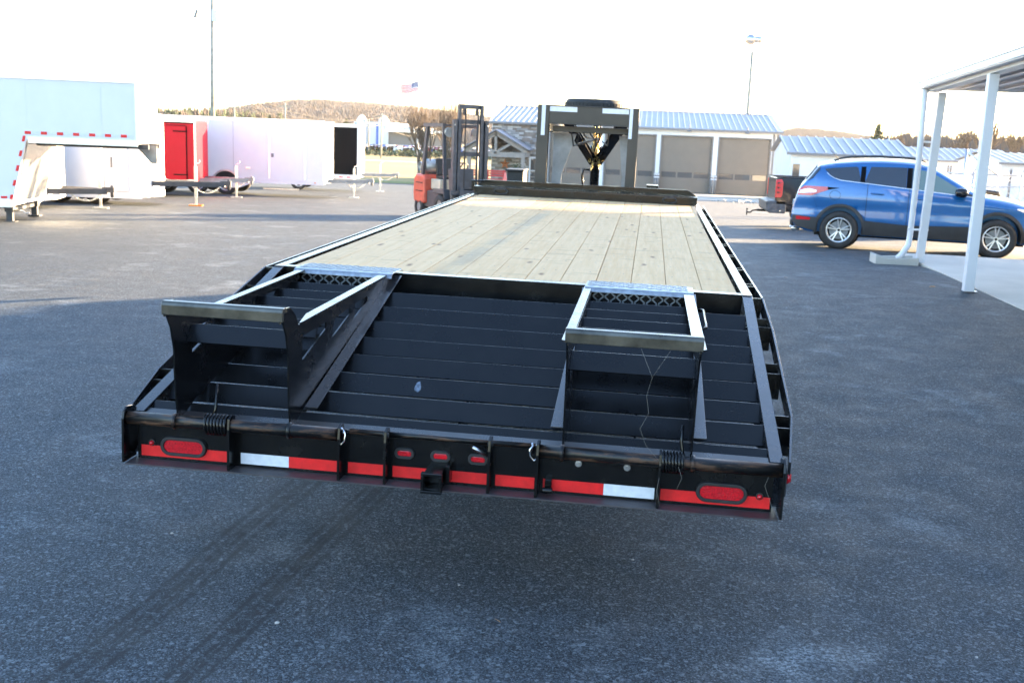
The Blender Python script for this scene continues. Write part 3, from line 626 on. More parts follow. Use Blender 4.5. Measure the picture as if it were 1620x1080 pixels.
# ================================================================== CANOPY (right) AND OFFICE ADDED OUT OF VIEW
def canopy():
    r=empty('patio_canopy',(4.75,14,0)); tag(r,'white aluminium canopy with square posts over the concrete slab','canopy'); o=Vector(r.location)
    zt=lambda y:2.84+(13.8-y)*.026; X0,X1=4.75,9.2
    def pan(m,x0,x1,ya,yb,dt,db,):
        v=[(x-o.x,y-o.y,zt(y)+d) for x in (x0,x1) for y in (ya,yb) for d in (db,dt)]; m.add(v,[(0,1,3,2),(4,6,7,5),(0,4,5,1),(2,3,7,6),(0,2,6,4),(1,5,7,3)])
    ya,yb=-6,13.95
    one('gutter','white',r,lambda m:(pan(m,X0,X0+.02,ya,yb,0,-.085),pan(m,X0-.012,X0+.05,ya,yb,.012,0.002),pan(m,X0+.022,X0+.10,ya,yb,-.087,-.10),pan(m,X0+.085,X0+.10,ya,yb,-.01,-.085)))
    one('end_fascia','white',r,lambda m:pan(m,X0+.102,X1,yb-.03,yb,-.0,-.10))
    one('beam','white',r,lambda m:pan(m,X0+.13,X0+.30,ya,yb-.04,-.025,-.14))
    x=X0+.11
    while x<X1-.3:
        one('roof_pan','white',r,lambda m:(pan(m,x,x+.285,ya,yb-.034,-.015,-.022),pan(m,x+.287,x+.297,ya,yb-.034,-.0,-.07),pan(m,x+.24,x+.285,ya,yb-.034,-.063,-.07))); x+=.30
    one('lamp_arm','grey',r,lambda m:m.obox((5.05-o.x,13.6-o.y,zt(13.6)+.05),(.5,.06,.03),(0,-.1,.2)))
    for yy,xx in ((14.46-.62,5.03),(10.7,4.915)):
        pass
    for yy,xx in ((10.7,4.915),(6.9,4.80),(3.1,4.70)):
        one('post','white',r,lambda m:m.box(xx-.062-o.x,xx+.062-o.x,yy-.062-o.y,yy+.062-o.y,.012,zt(yy)-.145),bevel=.006)
    for yy,xx in ((10.7,4.915),(6.9,4.80),(3.1,4.70)): one('base_plate','zinc',r,lambda m:(m.box(xx+.063-o.x,xx+.11-o.x,yy-.05-o.y,yy+.05-o.y,.0125,.02),m.box(xx+.063-o.x,xx+.069-o.x,yy-.05-o.y,yy+.05-o.y,.0205,.09)))
    yy,xx=13.9-.12,5.01
    # far post leans over the slab corner
    p=one('post','white',r,lambda m:m.add([(x_+dx-o.x,y_+dy-o.y,z_) for (x_,y_,z_) in ((5.185,14.42,-.03),(5.10,13.80,zt(13.8)-.145)) for dx in (-.06,.06) for dy in (-.05,.05)],[(0,1,3,2),(4,6,7,5),(0,4,5,1),(2,3,7,6),(0,2,6,4),(1,5,7,3)]),bevel=.006)
    # downspout
    one('downspout','white',r,lambda m:(m.tube([(4.83-o.x,13.75-o.y,zt(13.75)-.09),(4.93-o.x,14.1-o.y,1.6),(4.985-o.x,14.38-o.y,.45),(4.975-o.x,14.38-o.y,.28),(4.86-o.x,14.30-o.y,.12),(4.80-o.x,14.28-o.y,.07)],.048,10)))
    one('strap','white',r,lambda m:(m.box(4.86-o.x,5.17-o.x,14.02-o.y,14.03-o.y,1.93,1.96),m.box(4.92-o.x,5.25-o.x,14.31-o.y,14.325-o.y,.53,.56)))
    s=MB(); y0=14.33
    s.prism([(4.42,.0),(4.42,.14),(4.47,.14),(4.50,.05),(5.1,.08),(5.1,.0)],y0-.19,y0+.19,'y'); s.prism([(4.42,0),(4.42,.16),(4.6,.10),(5.1,.13),(5.1,0)],y0-.24,y0-.192,'y'); s.prism([(4.42,0),(4.42,.16),(4.6,.10),(5.1,.13),(5.1,0)],y0+.192,y0+.24,'y')
    so_=s.build('splash_block','conc',None,bevel=.006); so_.location=(0,0,-.03); tag(so_,'pale concrete splash block under the canopy downspout','splash block')
canopy()
def office():  # unseen building added to throw the near shadow over the lot
    r=empty('added_office',(9.3,4,0)); tag(r,'white office wall behind the canopy, added outside the right edge to cast shade','building')
    one('wall','offwhite',r,lambda m:(m.box(0,14,-16,10.45,0,3.9)))
    one('roof','roofm',r,lambda m:m.prism([(-.0,3.9),(7,6.2),(14.,3.9)],-16.,10.45,'y'))
    for yy in (-9,-3,3,7.): one('window','dglass',r,lambda m:m.box(-.03,-.002,yy,yy+1.6,.9,2.2))
office()
MT['lipm']=mat('worn_tread_plate',(.26,.28,.31),.34,.6,var=.25,vs=30); MT['edge']=mat('worn_edge_highlight',(.035,.038,.042),.35,.3,var=.8,vs=12); MT['tip']=mat('worn_steel_edge',(.10,.095,.08),.30,.75,var=.35,vs=9,rv=.1); MT['tread']=mat('worn_tread_edges',(.16,.17,.18),.35,.5)  # edge: highlight along the slat tops put into a paler, worn colour
MT['ubr']=mat('satin_brown_black_upright',(.034,.028,.022),.42,var=.2,vs=3); MT['web']=mat('dusty_web',(.25,.23,.20),.7); MT['smudge']=mat('chalk_smudge',(.12,.15,.20),.8,var=.4,vs=90)
def wheel(parent,loc,r,w_,axis='y',rim='alloy',spokes=10,face=-1,rimr=.62,name='wheel'):
    """wheel built round its own centre; axis y: outer face on -y"""
    h=w_/2
    t=MB(); t.lathe([(r*rimr,-h*.8),(r*(rimr+.06),-h*.95),(r*.86,-h),(r*.95,-h*.86),(r,-h*.6),(r,h*.6),(r*.95,h*.86),(r*.86,h),(r*(rimr+.06),h*.95),(r*rimr,h*.8)],(0,0,0),axis,40)
    wv=t.build(name,'tyre',parent,smooth=True,loc=loc)
    m=MB(); rr=r*rimr
    if axis=='y':
        f=face
        m.lathe([(rr+.012,f*h*.84),(rr,f*h*.88),(rr*.93,f*h*.80),(rr*.90,f*h*.35),(rr*.90,-f*h*.7)],(0,0,0),'y',40)
        for k in range(spokes):
            a=2*math.pi*(k//2)/(spokes/2)+(.17 if k%2 else -.17)+.3
            a2=2*math.pi*(k//2)/(spokes/2)+.3+(.10 if k%2 else -.10)
            m.bar((rr*.16*math.cos(a2),f*h*.62,rr*.16*math.sin(a2)),(rr*.95*math.cos(a),f*h*.76,rr*.95*math.sin(a)),rr*.10,.022,(0,1,0))
        m.cyl((0,f*h*.45,0),(0,f*h*.72,0),rr*.20,20)
        m.build('rim',rim,wv,bevel=.003)
        m=MB(); m.cyl((0,f*h*.724,0),(0,f*h*.74,0),rr*.11,16); m.build('hub_cap','navy',wv)
        m=MB(); m.cyl((0,f*h*.1,0),(0,f*h*.25,0),rr*.78,28); m.build('brake_disc','steelg',wv)
        m=MB(); m.cyl((0,-f*h*.5,0),(0,-f*h*.4,0),rr*.89,28); m.build('hub_back','seam_shade',wv)
    else:
        m.cyl((-h*.6,0,0),(h*.6,0,0),rr,24); m.build('rim','steelg',wv)
    return wv
# ================================================================== FLATBED TRAILER
TR,TP=-.0084,.0156
SL=.22497
def sz(y): return .6359+(y-.06)*SL
def flatbed():
    T=empty('flatbed_trailer',(0,0,0),(TP,-TR,0)); tag(T,'black gooseneck flatbed trailer with pine plank deck and slatted dovetail, in the foreground','trailer')
    ZD=.9936; Y0,Y1=1.65,8.03
    # planks
    edges=[-1.172]+[round(.995-.1838*k,4) for k in range(11,-1,-1)]+[1.172]
    rnd=random.Random(4)
    for a,b in zip(edges,edges[1:]):
        g=.0014; dz=rnd.uniform(-.0025,.0015)
        m=MB(); wd=b-a-2*g; m.box(-wd/2,wd/2,0,Y1-Y0-.085,-.038,0)
        m.build('plank','wood',T,loc=((a+b)/2,Y0+.075,.985+dz),bevel=.0025,seg=1)
    # screws
    m=MB()
    for yy in [Y0+.16+.405*k for k in range(16)]:
        for a,b in zip(edges,edges[1:]):
            for q in (.25,.75):
                x=a+(b-a)*q+rnd.uniform(-.012,.012); y=yy+rnd.uniform(-.02,.02); m.add([(x+.0055*math.cos(t),y+.0055*math.sin(t),.9868) for t in [k*1.0472 for k in range(6)]],[(0,1,2,3,4,5)])
    tag(m.build('screw_head','lip',T),kind='stuff')
    # side rails (channels) and rub rails
    for s in (-1,1):
        one('side_rail','rail',T,lambda m:(m.box(min(s*1.187,s*1.237),max(s*1.187,s*1.237),Y0,Y1+.15,ZD-.006,ZD),m.box(min(s*1.229,s*1.237),max(s*1.229,s*1.237),Y0,Y1+.15,ZD-.16,ZD-.006),m.box(min(s*1.187,s*1.229),max(s*1.187,s*1.229),Y0,Y1+.15,ZD-.16,ZD-.152)),bevel=.0015,seg=1)
        # dovetail rail
        a=Vector((s*1.212,.05,sz(.05)-.005)); b=Vector((s*1.212,Y0-.002,ZD-.006))
        one('dovetail_rail','rail',T,lambda m:(m.bar(a,b,.050,.008),m.bar(a+Vector((s*.021,0,-.08)),b+Vector((s*.021,0,-.08)),.008,.15),m.bar(a+Vector((-s*.0,0,-.16)),b+Vector((0,0,-.16)),.05,.008)),bevel=.0015,seg=1)
        one('weld','lip',T,lambda m:m.box(s*1.19-.001,s*1.19+.04*s,Y0-.012,Y0-.004,ZD-.012,ZD+.001) if s>0 else m.box(-1.236,-1.19,Y0-.012,Y0-.004,ZD-.012,ZD+.001))
        X=s*1.286
        one('rub_rail','rail',T,lambda m:(m.box(min(X-.005,X+.005),max(X-.005,X+.005),1.648,Y1-.02,ZD-.085,ZD-.008)),bevel=.001,seg=1)
        pts=[(s*1.287,1.645,ZD-.046),(s*1.303,1.25,sz(1.25)-.045),(s*1.303,.42,sz(.42)-.045),(s*1.262,.075,sz(.075)-.045)]
        one('dovetail_rub_rail','rail',T,lambda m:[m.bar(p,q,.009,.075) for p,q in zip(pts,pts[1:])],bevel=.001,seg=1)
        ys=[1.97+.66*k for k in range(10)]
        for yy in [1.60]+[2.05+.68*k for k in range(9)]:
            one('stake_pocket','blk',T,lambda m:[m.box(min(s*1.2375,s*1.2805),max(s*1.2375,s*1.2805),yy+d,yy+d+.007,ZD-.13,ZD-.012) for d in (0,.09)]) if yy>1.7 else one('rail_spacer','blk',T,lambda m:m.box(min(s*1.2375,s*1.2805),max(s*1.2375,s*1.2805),yy+.03,yy+.038,ZD-.12,ZD-.01))
        for yy in (1.29,.80,.33):
            x0,x1=s*1.2375,s*1.297; z1=sz(yy+.1)-.012; z0=z1-.13
            one('stake_pocket','blk',T,lambda m:(m.box(min(x0,x1),max(x0,x1),yy,yy+.007,z0,sz(yy)-.012),m.box(min(x0,x1),max(x0,x1),yy+.093,yy+.10,z0,z1),m.box(min(x0,x0+s*.006),max(x0,x0+s*.006),yy+.007,yy+.093,z0,sz(yy)-.014),m.box(min(x1-s*.006,x1),max(x1-s*.006,x1),yy+.007,yy+.093,z0,sz(yy)-.014),m.box(min(x0,x1),max(x0,x1),yy+.007,yy+.093,z0-.005,z0)))
    # deck end rail
    one('deck_end_rail','rail',T,lambda m:(m.box(-1.186,1.186,Y0,Y0+.058,ZD-.0065,ZD-.0005)),bevel=.0015,seg=1)
    one('deck_end_face','blk',T,lambda m:(m.box(-1.186,1.186,Y0,Y0+.007,ZD-.13,ZD-.0068),m.box(-1.186,1.186,Y0,Y0+.058,ZD-.137,ZD-.1305)))
    # dovetail slats (angle iron laid apex-up)
    ap=[.145+.1785*k for k in range(8)]
    for k,y in enumerate(ap):
        z=sz(y)-.004; L_=.0905; t=.0055; c=math.sqrt(.5)
        m=MB(); 
        poly=[(y+.0013,z),(y-.0013,z),(y-L_*c,z-L_*c+.001),(y-L_*c+t*c,z-L_*c-t*c),(y,z-2*t*c),(y+L_*c-t*c,z-L_*c-t*c),(y+L_*c,z-L_*c)]
        m.prism(poly,-1.186,1.186,'x'); m.mi[2]=1; so2=m.build('dovetail_slat',['slat','edge'],T)  # top strip takes the paler colour that paints its highlight
    one('tail_plate','slat',T,lambda m:m.prism([(.028,sz(.028)-.006),(.095,sz(.095)-.010),(.095,sz(.095)-.016),(.028,sz(.028)-.012)],-1.186,1.186,'x'),bevel=.001)
    # frame beams under
    for x in (-1.18,1.18,-.42,.42):
        one('main_beam','blk',T,lambda m:(m.box(x-.05,x+.05,1.72,9.4 if abs(x)<1 else 8.1,.62 if abs(x)<1 else .80,.63 if abs(x)<1 else .81),m.box(x-.005,x+.005,1.72,9.4 if abs(x)<1 else 8.1,.631 if abs(x)<1 else .811,.939)))
    for k in range(16): one('cross_member','blk',T,lambda m:m.box(-1.12,1.12,1.85+.4*k,1.86+.4*k,.86,.944))
    for x in (-.7,0,.7): one('dovetail_beam','blk',T,lambda m:m.prism([(.05,.46),(.05,sz(.05)-.09),(1.64,ZD-.14),(1.64,.72)],x-.004,x+.004,'x'))
    # wheels
    for yy in (4.35,5.35):
        one('axle','blk',T,lambda m:m.cyl((-1.0,yy,.40),(1.0,yy,.40),.06,12))
        for x in (-1.0,1.0):
            for d in (-.13,.13):
                wv=wheel(T,(x+d,yy,.40),.40,.22,'x')
    # ---- bumper
    zt,zb=.640,.445; yf=.03
    one('bumper_plate','blk',T,lambda m:m.box(-1.205,1.205,yf,yf+.012,.45,.628))
    one('bumper_lip','lip',T,lambda m:m.box(-1.222,1.222,-.045,yf+.05,.444,.4495),bevel=.001)
    for x0,x1 in ((-1.225,-.40),(.352,1.225)): one('hinge_tube','rust',T,lambda m:m.cyl((x0,0,.618),(x1,0,.618),.0245,20))
    one('bumper_top_bar','rust',T,lambda m:m.cyl((-.36,.022,.628),(.34,.022,.628),.010,12))
    for s in (-1,1): one('end_plate','blk',T,lambda m:m.prism([(-.042,.4497),(.06,.4497),(.09,.63),(.045,.655),(.0,.662),(-.026,.650),(-.036,.62)],*( (1.2265,1.236) if s>0 else (-1.236,-1.2265)),'x'),bevel=.0015)
    for x in (-.815,-.388,-.212,.177,.354,.796):
        one('bumper_gusset','blk',T,lambda m:m.prism([(-.036,.4497),(.0295,.4497),(.0295,.63),(.025,.652),(.0,.660),(-.027,.650),(-.034,.61)],x-.005,x+.005,'x'),bevel=.0015)
    # tape
    segs=[(-1.19,-.825,'redtape'),(-.790,-.600,'whitetape'),(-.5995,-.40,'redtape'),(-.368,-.225,'redtape'),(-.195,-.065,'redtape'),(.028,.165,'redtape'),(.196,.342,'redtape'),(.374,.598,'redtape'),(.5985,.784,'whitetape'),(.806,1.198,'redtape')]
    for a,b,mm in segs:
        one('reflective_tape',mm,T,lambda m:m.box(a,b,yf-.0012,yf,.461,.504))
    # oval lamps
    def stadium(m,cx,cz,w_,h_,y0,y1,n=10,inner=None):
        def ring(w2,h2):
            r=h2/2; l=w2/2-r; P=[]
            for k in range(n+1): a=-math.pi/2+math.pi*k/n; P.append((cx+l+r*math.cos(a),cz+r*math.sin(a)))
            for k in range(n+1): a=math.pi/2+math.pi*k/n; P.append((cx-l+r*math.cos(a),cz+r*math.sin(a)))
            return P
        O=ring(w_,h_); N=len(O)
        if inner:
            I=ring(*inner); v=[(x,y1,z) for x,z in O]+[(x,y0,z) for x,z in [(cx+(x-cx)*.97,cz+(z-cz)*.95) for x,z in O]]+[(x,y0,z) for x,z in I]+[(x,y1,z) for x,z in I]
            f=[(j*N+i,j*N+(i+1)%N,((j+1)%4)*N+(i+1)%N,((j+1)%4)*N+i) for j in range(4) for i in range(N)]; m.add(v,f)
        else: m.prism(O,y0,y1,'y')
    for cx in (-1.016,1.024):
        l=one('tail_lamp','rubber',T,lambda m:stadium(m,cx,.5095,.188,.078,yf-.016,yf,inner=(.158,.050)),bevel=.002,smooth=False)
        one('lens','redlens',l,lambda m:stadium(m,cx,.5095,.157,.049,yf-.010,yf-.001))
        m=MB()
        for q in range(10): 
            for zz in (-.011,.011): m.cyl((cx-.06+q*.0133,yf-.0125,.5095+zz),(cx-.06+q*.0133,yf-.0101,.5095+zz),.0048,8)
        tag(m.build('led_dot','redlens',l),kind='stuff')
    for cx in (-.150,-.013,.129):
        l=one('marker_lamp','rubber',T,lambda m:stadium(m,cx,.558,.078,.044,yf-.012,yf,inner=(.054,.022)),bevel=.0015)
        one('lens','redlens',l,lambda m:m.prism([(cx-.027,.547),(cx+.027,.547),(cx+.027,.569),(cx-.027,.569)],yf-.008,yf-.001,'y'),bevel=.003)
    for cx,cz in ((-1.146,.515),(1.160,.507)):
        l=one('bullet_lamp','rubber',T,lambda m:m.cyl((cx,yf-.004,cz),(cx,yf,cz),.0135,14)); one('lens','redlens',l,lambda m:m.lathe([(.0001,-.013),(.006,-.011),(.0092,-.006),(.0095,0)],(cx,yf-.004,cz),'y',14))
    # side marker on right end
    l=one('side_lamp','rubber',T,lambda m:m.box(1.237,1.256,.06,.13,.50,.60),bevel=.004); one('lens','redlens',l,lambda m:m.cyl((1.256,.095,.565),(1.272,.095,.565),.026,16,.018))
    one('side_lamp_bracket','blk',T,lambda m:m.box(1.2362,1.245,.035,.15,.47,.61))
    for cx in (.501,.679): one('bolt','zinc',T,lambda m:(m.cyl((cx,yf-.003,.573),(cx,yf,.573),.0125,16),m.cyl((cx,yf-.011,.573),(cx,yf-.003,.573),.0075,6)))
    # hitch receiver
    hx=-.022
    def tubebox(m,cx,cz,w_,t,y0,y1):
        m.box(cx-w_/2,cx+w_/2,y0,y1,cz+w_/2-t,cz+w_/2); m.box(cx-w_/2,cx+w_/2,y0,y1,cz-w_/2,cz-w_/2+t); m.box(cx-w_/2,cx-w_/2+t,y0,y1,cz-w_/2+t,cz+w_/2-t); m.box(cx+w_/2-t,cx+w_/2,y0,y1,cz-w_/2+t,cz+w_/2-t)
    one('hitch_receiver','blk',T,lambda m:(tubebox(m,hx,.490,.066,.006,-.075,yf-.001),tubebox(m,hx,.490,.078,.011,-.098,-.0755),m.box(hx+.0395,hx+.055,-.03,yf-.001,.47,.54),m.box(hx-.027,hx+.027,-.012,-.008,.463,.517)),bevel=.002)
    one('plug_socket','blk',T,lambda m:(m.box(.384,.408,-.004,yf,.474,.512),m.cyl((.378,-.018,.476),(.414,-.018,.476),.011,12)),bevel=.002)
    one('hitch_pin','zinc',T,lambda m:m.tube([(.115,-.022,.618),(.128,-.025,.612),(.168,.0,.583)],.0065,8))
    # R-clips at tube ends
    for cx,dx in ((-.375,1),(.337,-1)): one('lynch_pin','chrome',T,lambda m:(m.tube([(cx+dx*.0,-.022,.645),(cx+dx*.012,-.03,.63),(cx+dx*.010,-.03,.605),(cx-dx*.004,-.028,.588),(cx-dx*.014,-.026,.594)],.0032,6),m.cyl((cx-.005,-.02,.65),(cx-.005,.02,.60),.004,6)))
    for x,rr in ((-.215,.0),(.177,0)): one('gusset_pin','rubber',T,lambda m:m.cyl((x-.008,-.012,.634),(x+.012,-.012,.634),.010,10))
    # springs
    for x0,x1,ax in ((-.912,-.822,-.895),(.800,.880,.868)):
        pts=[]; N=7*16
        for k in range(N+1):
            a=2*math.pi*k/16; pts.append((x0+(x1-x0)*k/N,.036*math.cos(a),.618+.036*math.sin(a)))
        if ax<0: pts=[(ax,.06,.76),(ax,.045,.66)]+[p for p in pts]
        else: pts=pts+[(ax,.05,.68),(ax,.06,.74)]
        one('torsion_spring','blk',T,lambda m:m.tube(pts,.0062,8))
    # ---- ramps
    def ramp(xl,xr,handle):
        name_o=MB(); t=.0065
        side=[(.022,.607),(.004,.70),(-.004,.80),(-.006,.90),(-.030,.985),(-.066,1.040),(-.083,1.046),(-.083,1.086),(-.06,1.090),(.005,1.086),(.068,1.047),(.105,1.003),(1.50,.996),(1.60,.985),(1.655,.966),(.185,sz(.185)+.002),(.045,.62)]
        wins=[[(.15,.855),(.455,.924),(.455,.950),(.15,.950)],[(.545,.868),(.815,.925),(.815,.952),(.545,.943)],[(.885,.890),(1.10,.935),(1.10,.957),(.885,.957)]]
        rp=None
        for x0 in (xl,xr-t):
            bm=bmesh.new(); 
            vs=[bm.verts.new((0,y,z)) for y,z in side]; es=[bm.edges.new((vs[i],vs[(i+1)%len(vs)])) for i in range(len(vs))]
            for w_ in wins:
                ws=[bm.verts.new((0,y,z)) for y,z in w_]; es+=[bm.edges.new((ws[i],ws[(i+1)%4])) for i in range(4)]
            bmesh.ops.triangle_fill(bm,use_beauty=True,use_dissolve=False,edges=es)
            rg=bmesh.ops.extrude_face_region(bm,geom=bm.faces[:]); bmesh.ops.translate(bm,vec=(t,0,0),verts=[q for q in rg['geom'] if isinstance(q,bmesh.types.BMVert)])
            bmesh.ops.recalc_face_normals(bm,faces=bm.faces); me=bpy.data.meshes.new('side_plate'); bm.to_mesh(me); bm.free(); me.materials.append(MT['blk'])
            o=bpy.data.objects.new('side_plate',me); col.objects.link(o)
            if rp is None:
                rp=empty('ramp',(0,0,0)); rp.parent=T; tag(rp,None)
            o.parent=rp; o.location=(x0,0,0)
        # top flanges
        for s_,x0 in ((-1,xl),(1,xr)):
            a,b=(x0-.044,x0+.008) if s_<0 else (x0-.008,x0+.044)
            if xl<0: a,b=(x0-.006,x0+.030) if s_<0 else (x0-.036,x0+.004)
            if xl>0: a,b=(x0-.032,x0+.004) if s_<0 else (x0-.018,x0+.029)
            tip=x0-s_*.0
            inner=(b if s_<0 else a); outer=(a if s_<0 else b)
            poly=[(outer,.14),(outer,1.51),(inner,1.51),(inner,.30),(x0,.11)]
            one('top_flange','rail',rp,lambda m:m.prism(poly,1.0035,1.0090,'z') )
            # lower flange along the slope, pointing outward from the ramp
            q0=Vector((x0+s_*.032,.16,sz(.16)+.006)); q1=Vector((x0+s_*.022,1.60,sz(1.60)+.004))
            one('lower_flange','rail',rp,lambda m:(m.bar(q0,q1,.050,.006)),bevel=.001)
        # tip bar with rounded top
        P=[]; r_=.014
        for (cy_,cz_,a0) in ((-.070,1.078,90),):
            pass
        prof=[(-.088,1.044),(-.088,1.080),(-.084,1.089),(-.076,1.094),(-.055,1.0945),(-.040,1.090),(-.036,1.080),(-.036,1.074),(-.070,1.074),(-.076,1.044)]
        o=one('tip_bar','tip',rp,lambda m:m.prism(prof,xl-.004,xr+.004,'x'),bevel=.0025,seg=3)
        for x0 in (xl+.004,xr-.010): one('weld','tip',rp,lambda m:m.obox((x0+.003,-.080,1.046),(.006,.02,.012),(.4,0,0)))
        # slats
        for k,y in enumerate((1.31,1.09,.86,.63,.39,.155)):
            z=.998; L_=.085; t2=.005; c=math.sqrt(.5)
            z=.968; poly=[(y+.0013,z),(y-.0013,z),(y-L_*c,z-L_*c+.001),(y-L_*c+t2*c,z-L_*c-t2*c),(y,z-2*t2*c),(y+.03-t2*c,z-.03-t2*c),(y+.03,z-.03)]
            mm=MB(); mm.prism(poly,xl+t+.001,xr-t-.001,'x'); mm.mi[2]=1; mm.build('ramp_slat',['slat','edge'],rp)  # same painted highlight strip along the ramp slat
        # diamond plate lip
        lx0,lx1=xl-.028,xr+.030
        lip=one('lip_plate','lipm',rp,lambda m:(m.prism([(1.444,.992),(1.450,1.004),(1.462,1.0135),(1.50,1.0170),(1.67,1.0120),(1.70,1.001),(1.70,.9985),(1.66,1.0075),(1.50,1.0120),(1.466,1.009),(1.455,1.003),(1.449,.992)],lx0,lx1,'x')),bevel=.0015)
        m=MB(); x=lx0+.02; i=0
        while x<lx1-.015:
            for j in range(6):
                yy=1.505+.034*j; s2=1 if (i+j)%2 else -1; zz=1.0178-(yy-1.5)*.029
                m.obox((x,yy,zz),(.026,.006,.0026),(0,0,s2*.78))
            x+=.0235; i+=1
        tag(m.build('tread_diamond','lipm',lip,fix=False),kind='stuff')
        one('lip_web','blk',rp,lambda m:m.box(xl+t+.001,xr-t-.001,1.46,1.466,.925,.995))
        m=MB(); x=xl+.025; i=0
        while x<xr-.02:
            for j in range(3):
                s2=1 if (i+j)%2 else -1
                m.obox((x,1.4575,.938+.022*j),(.030,.005,.007),(0,s2*.72,0))
            x+=.029; i+=1
        tag(m.build('tread_diamond','tread',rp,fix=False),kind='stuff')
        for x0 in (xl,xr): one('hinge_foot','rust',rp,lambda m:m.cyl((x0-.004,0,.618),(x0+.004+.006,0,.618),.031,16))
        if handle:
            h=[(xr+.03,1.30,.955),(xr+.062,1.30,.962),(xr+.072,1.28,.962),(xr+.072,.97,.94),(xr+.062,.95,.938),(xr+.005,.95,.925)]
            one('lift_handle','blk',rp,lambda m:m.tube(h,.0068,8))
    ramp(-1.038,-.588,False); ramp(.438,.908,True)
    # ---- headboard tray
    yb=Y1
    one('front_tray','blk',T,lambda m:(m.box(-1.235,1.215,yb,yb+.008,.985,1.066),m.box(-1.235,1.215,yb,yb+.20,1.0665,1.0735),m.box(-1.235,1.215,yb+.012,yb+.20,.979,.986)),bevel=.002)
    one('tray_back','blk',T,lambda m:m.prism([(-1.235,1.074),(-1.205,1.074),(-1.165,1.122),(-1.165,1.135),(1.115,1.135),(1.205,1.082),(1.215,1.074)],yb+.19,yb+.198,'y'),bevel=.0015)
    one('tray_top_lip','rail',T,lambda m:m.box(-1.16,1.11,yb+.165,yb+.1895,1.131,1.138))  # thin strip in paler enamel, set forward as the top edge highlight
    one('tray_edge','rail',T,lambda m:(m.box(-1.235,1.215,yb-.004,yb-.0005,1.060,1.0735),m.box(-1.235,1.215,yb-.004,yb-.0005,.985,.990)))  # paler strips added to draw the tray's bright edge lines
    one('tray_end','blk',T,lambda m:(m.box(-1.262,-1.237,yb-.01,yb+.03,1.03,1.13),m.cyl((-1.27,yb+.01,1.125),(-1.12,yb+.01,1.132),.012,10)))
    for x in (-.93,.92):
        d=one('d_ring','rail',T,lambda m:m.tube([(x+.075*math.cos(a),yb-.022,1.028+.030*math.sin(a)) for a in [k*math.pi/8 for k in range(16)]],.009,8,closed=True)); one('clip','rail',d,lambda m:m.box(x-.045,x+.045,yb-.036,yb,1.044,1.060))
    # ---- gooseneck
    one('box','rubber',T,lambda m:m.box(-1.03,-.83,9.2,9.6,.95,1.20),bevel=.01)
    one('box_lid','rubber',T,lambda m:m.box(-1.05,-.82,9.17,9.62,1.202,1.225),bevel=.006)
    one('small_box','blk',T,lambda m:m.box(.66,.79,8.5,8.7,.95,1.155)); 
    yu=8.55
    for a,b in ((-.622,-.492),(.412,.525)):
        one('riser','ubr',T,lambda m:(m.box(a,b,yu,yu+.010,.65,1.995),m.box((a+b)/2-.006,(a+b)/2+.006,yu+.0105,yu+.135,.65,1.995),m.box(a,b,yu+.1355,yu+.146,.65,1.995)),bevel=.002)
    one('cross_beam','ubr',T,lambda m:(m.box(-.491,.411,yu+.012,yu+.022,1.795,1.985),m.box(-.491,.411,yu+.0,yu+.10,1.7845,1.7945),m.box(-.491,.411,yu+.0,yu+.10,1.986,1.994)),bevel=.002)
    one('lower_cross_beam','ubr',T,lambda m:m.box(-.46,.41,yu+.18,yu+.26,1.70,1.765),bevel=.003)
    for a,b,c_,d_ in ((-.575,-.532,1.655,1.992),(.418,.455,1.655,1.992)): one('white_tape','whitetape',T,lambda m:m.box(a,b,yu-.0015,yu,c_,d_))
    for a,b in ((-.485,-.175),(.110,.407)): one('white_tape','whitetape',T,lambda m:m.box(a,b,yu+.0105,yu+.012,1.925,1.98))
    for x in (-.50,.42): one('neck_beam','blk',T,lambda m:(m.box(x-.05,x+.05,yu+.15,11.1,1.985,1.995),m.box(x-.005,x+.005,yu+.15,11.1,1.70,1.984),m.box(x-.05,x+.05,yu+.15,11.1,1.69,1.6995)))
    one('riser_gusset','steelg',T,lambda m:m.prism([(-.47,.80),(-.36,.80),(-.355,1.20),(-.20,1.68),(-.47,1.68)],yu+.5,yu+.508,'y')); one('riser_gusset','steelg',T,lambda m:m.prism([(.42,.80),(.36,.80),(.36,1.2),(.30,1.68),(.42,1.68)],yu+.5,yu+.508,'y'))
    cx=-.055+.0; yc=10.9
    one('coupler_brace','blk',T,lambda m:(m.bar((cx-.36,yc-.9,1.86),(cx-.02,yc-.05,1.30),.13,.012,(0,1,0)),m.bar((cx+.40,yc-.9,1.86),(cx+.03,yc-.05,1.30),.13,.012,(0,1,0)),m.bar((cx-.30,yc-.9,1.86),(cx,yc-.05,1.30),.012,.12,(0,1,0)),m.bar((cx+.30,yc-.9,1.86),(cx+.02,yc-.05,1.30),.012,.12,(0,1,0))))
    one('coupler_tube','blk',T,lambda m:(m.cyl((cx+.0,yc,.88),(cx+.0,yc,1.98),.062,18),m.cyl((cx,yc,1.30),(cx,yc,1.52),.085,18)))
    one('coupler_handle','blk',T,lambda m:m.tube([(cx-.08,yc-.02,.95),(cx-.15,yc-.02,.98),(cx-.17,yc-.02,1.12),(cx-.15,yc-.02,1.20),(cx-.07,yc-.02,1.20)],.016,8))
    # gold safety chains, draped
    rr=random.Random(2)
    ch=one('safety_chain','gold',T,lambda m:m.cyl((cx+.02,yc-.12,1.72),(cx+.02,yc-.12,1.78),.012,8))
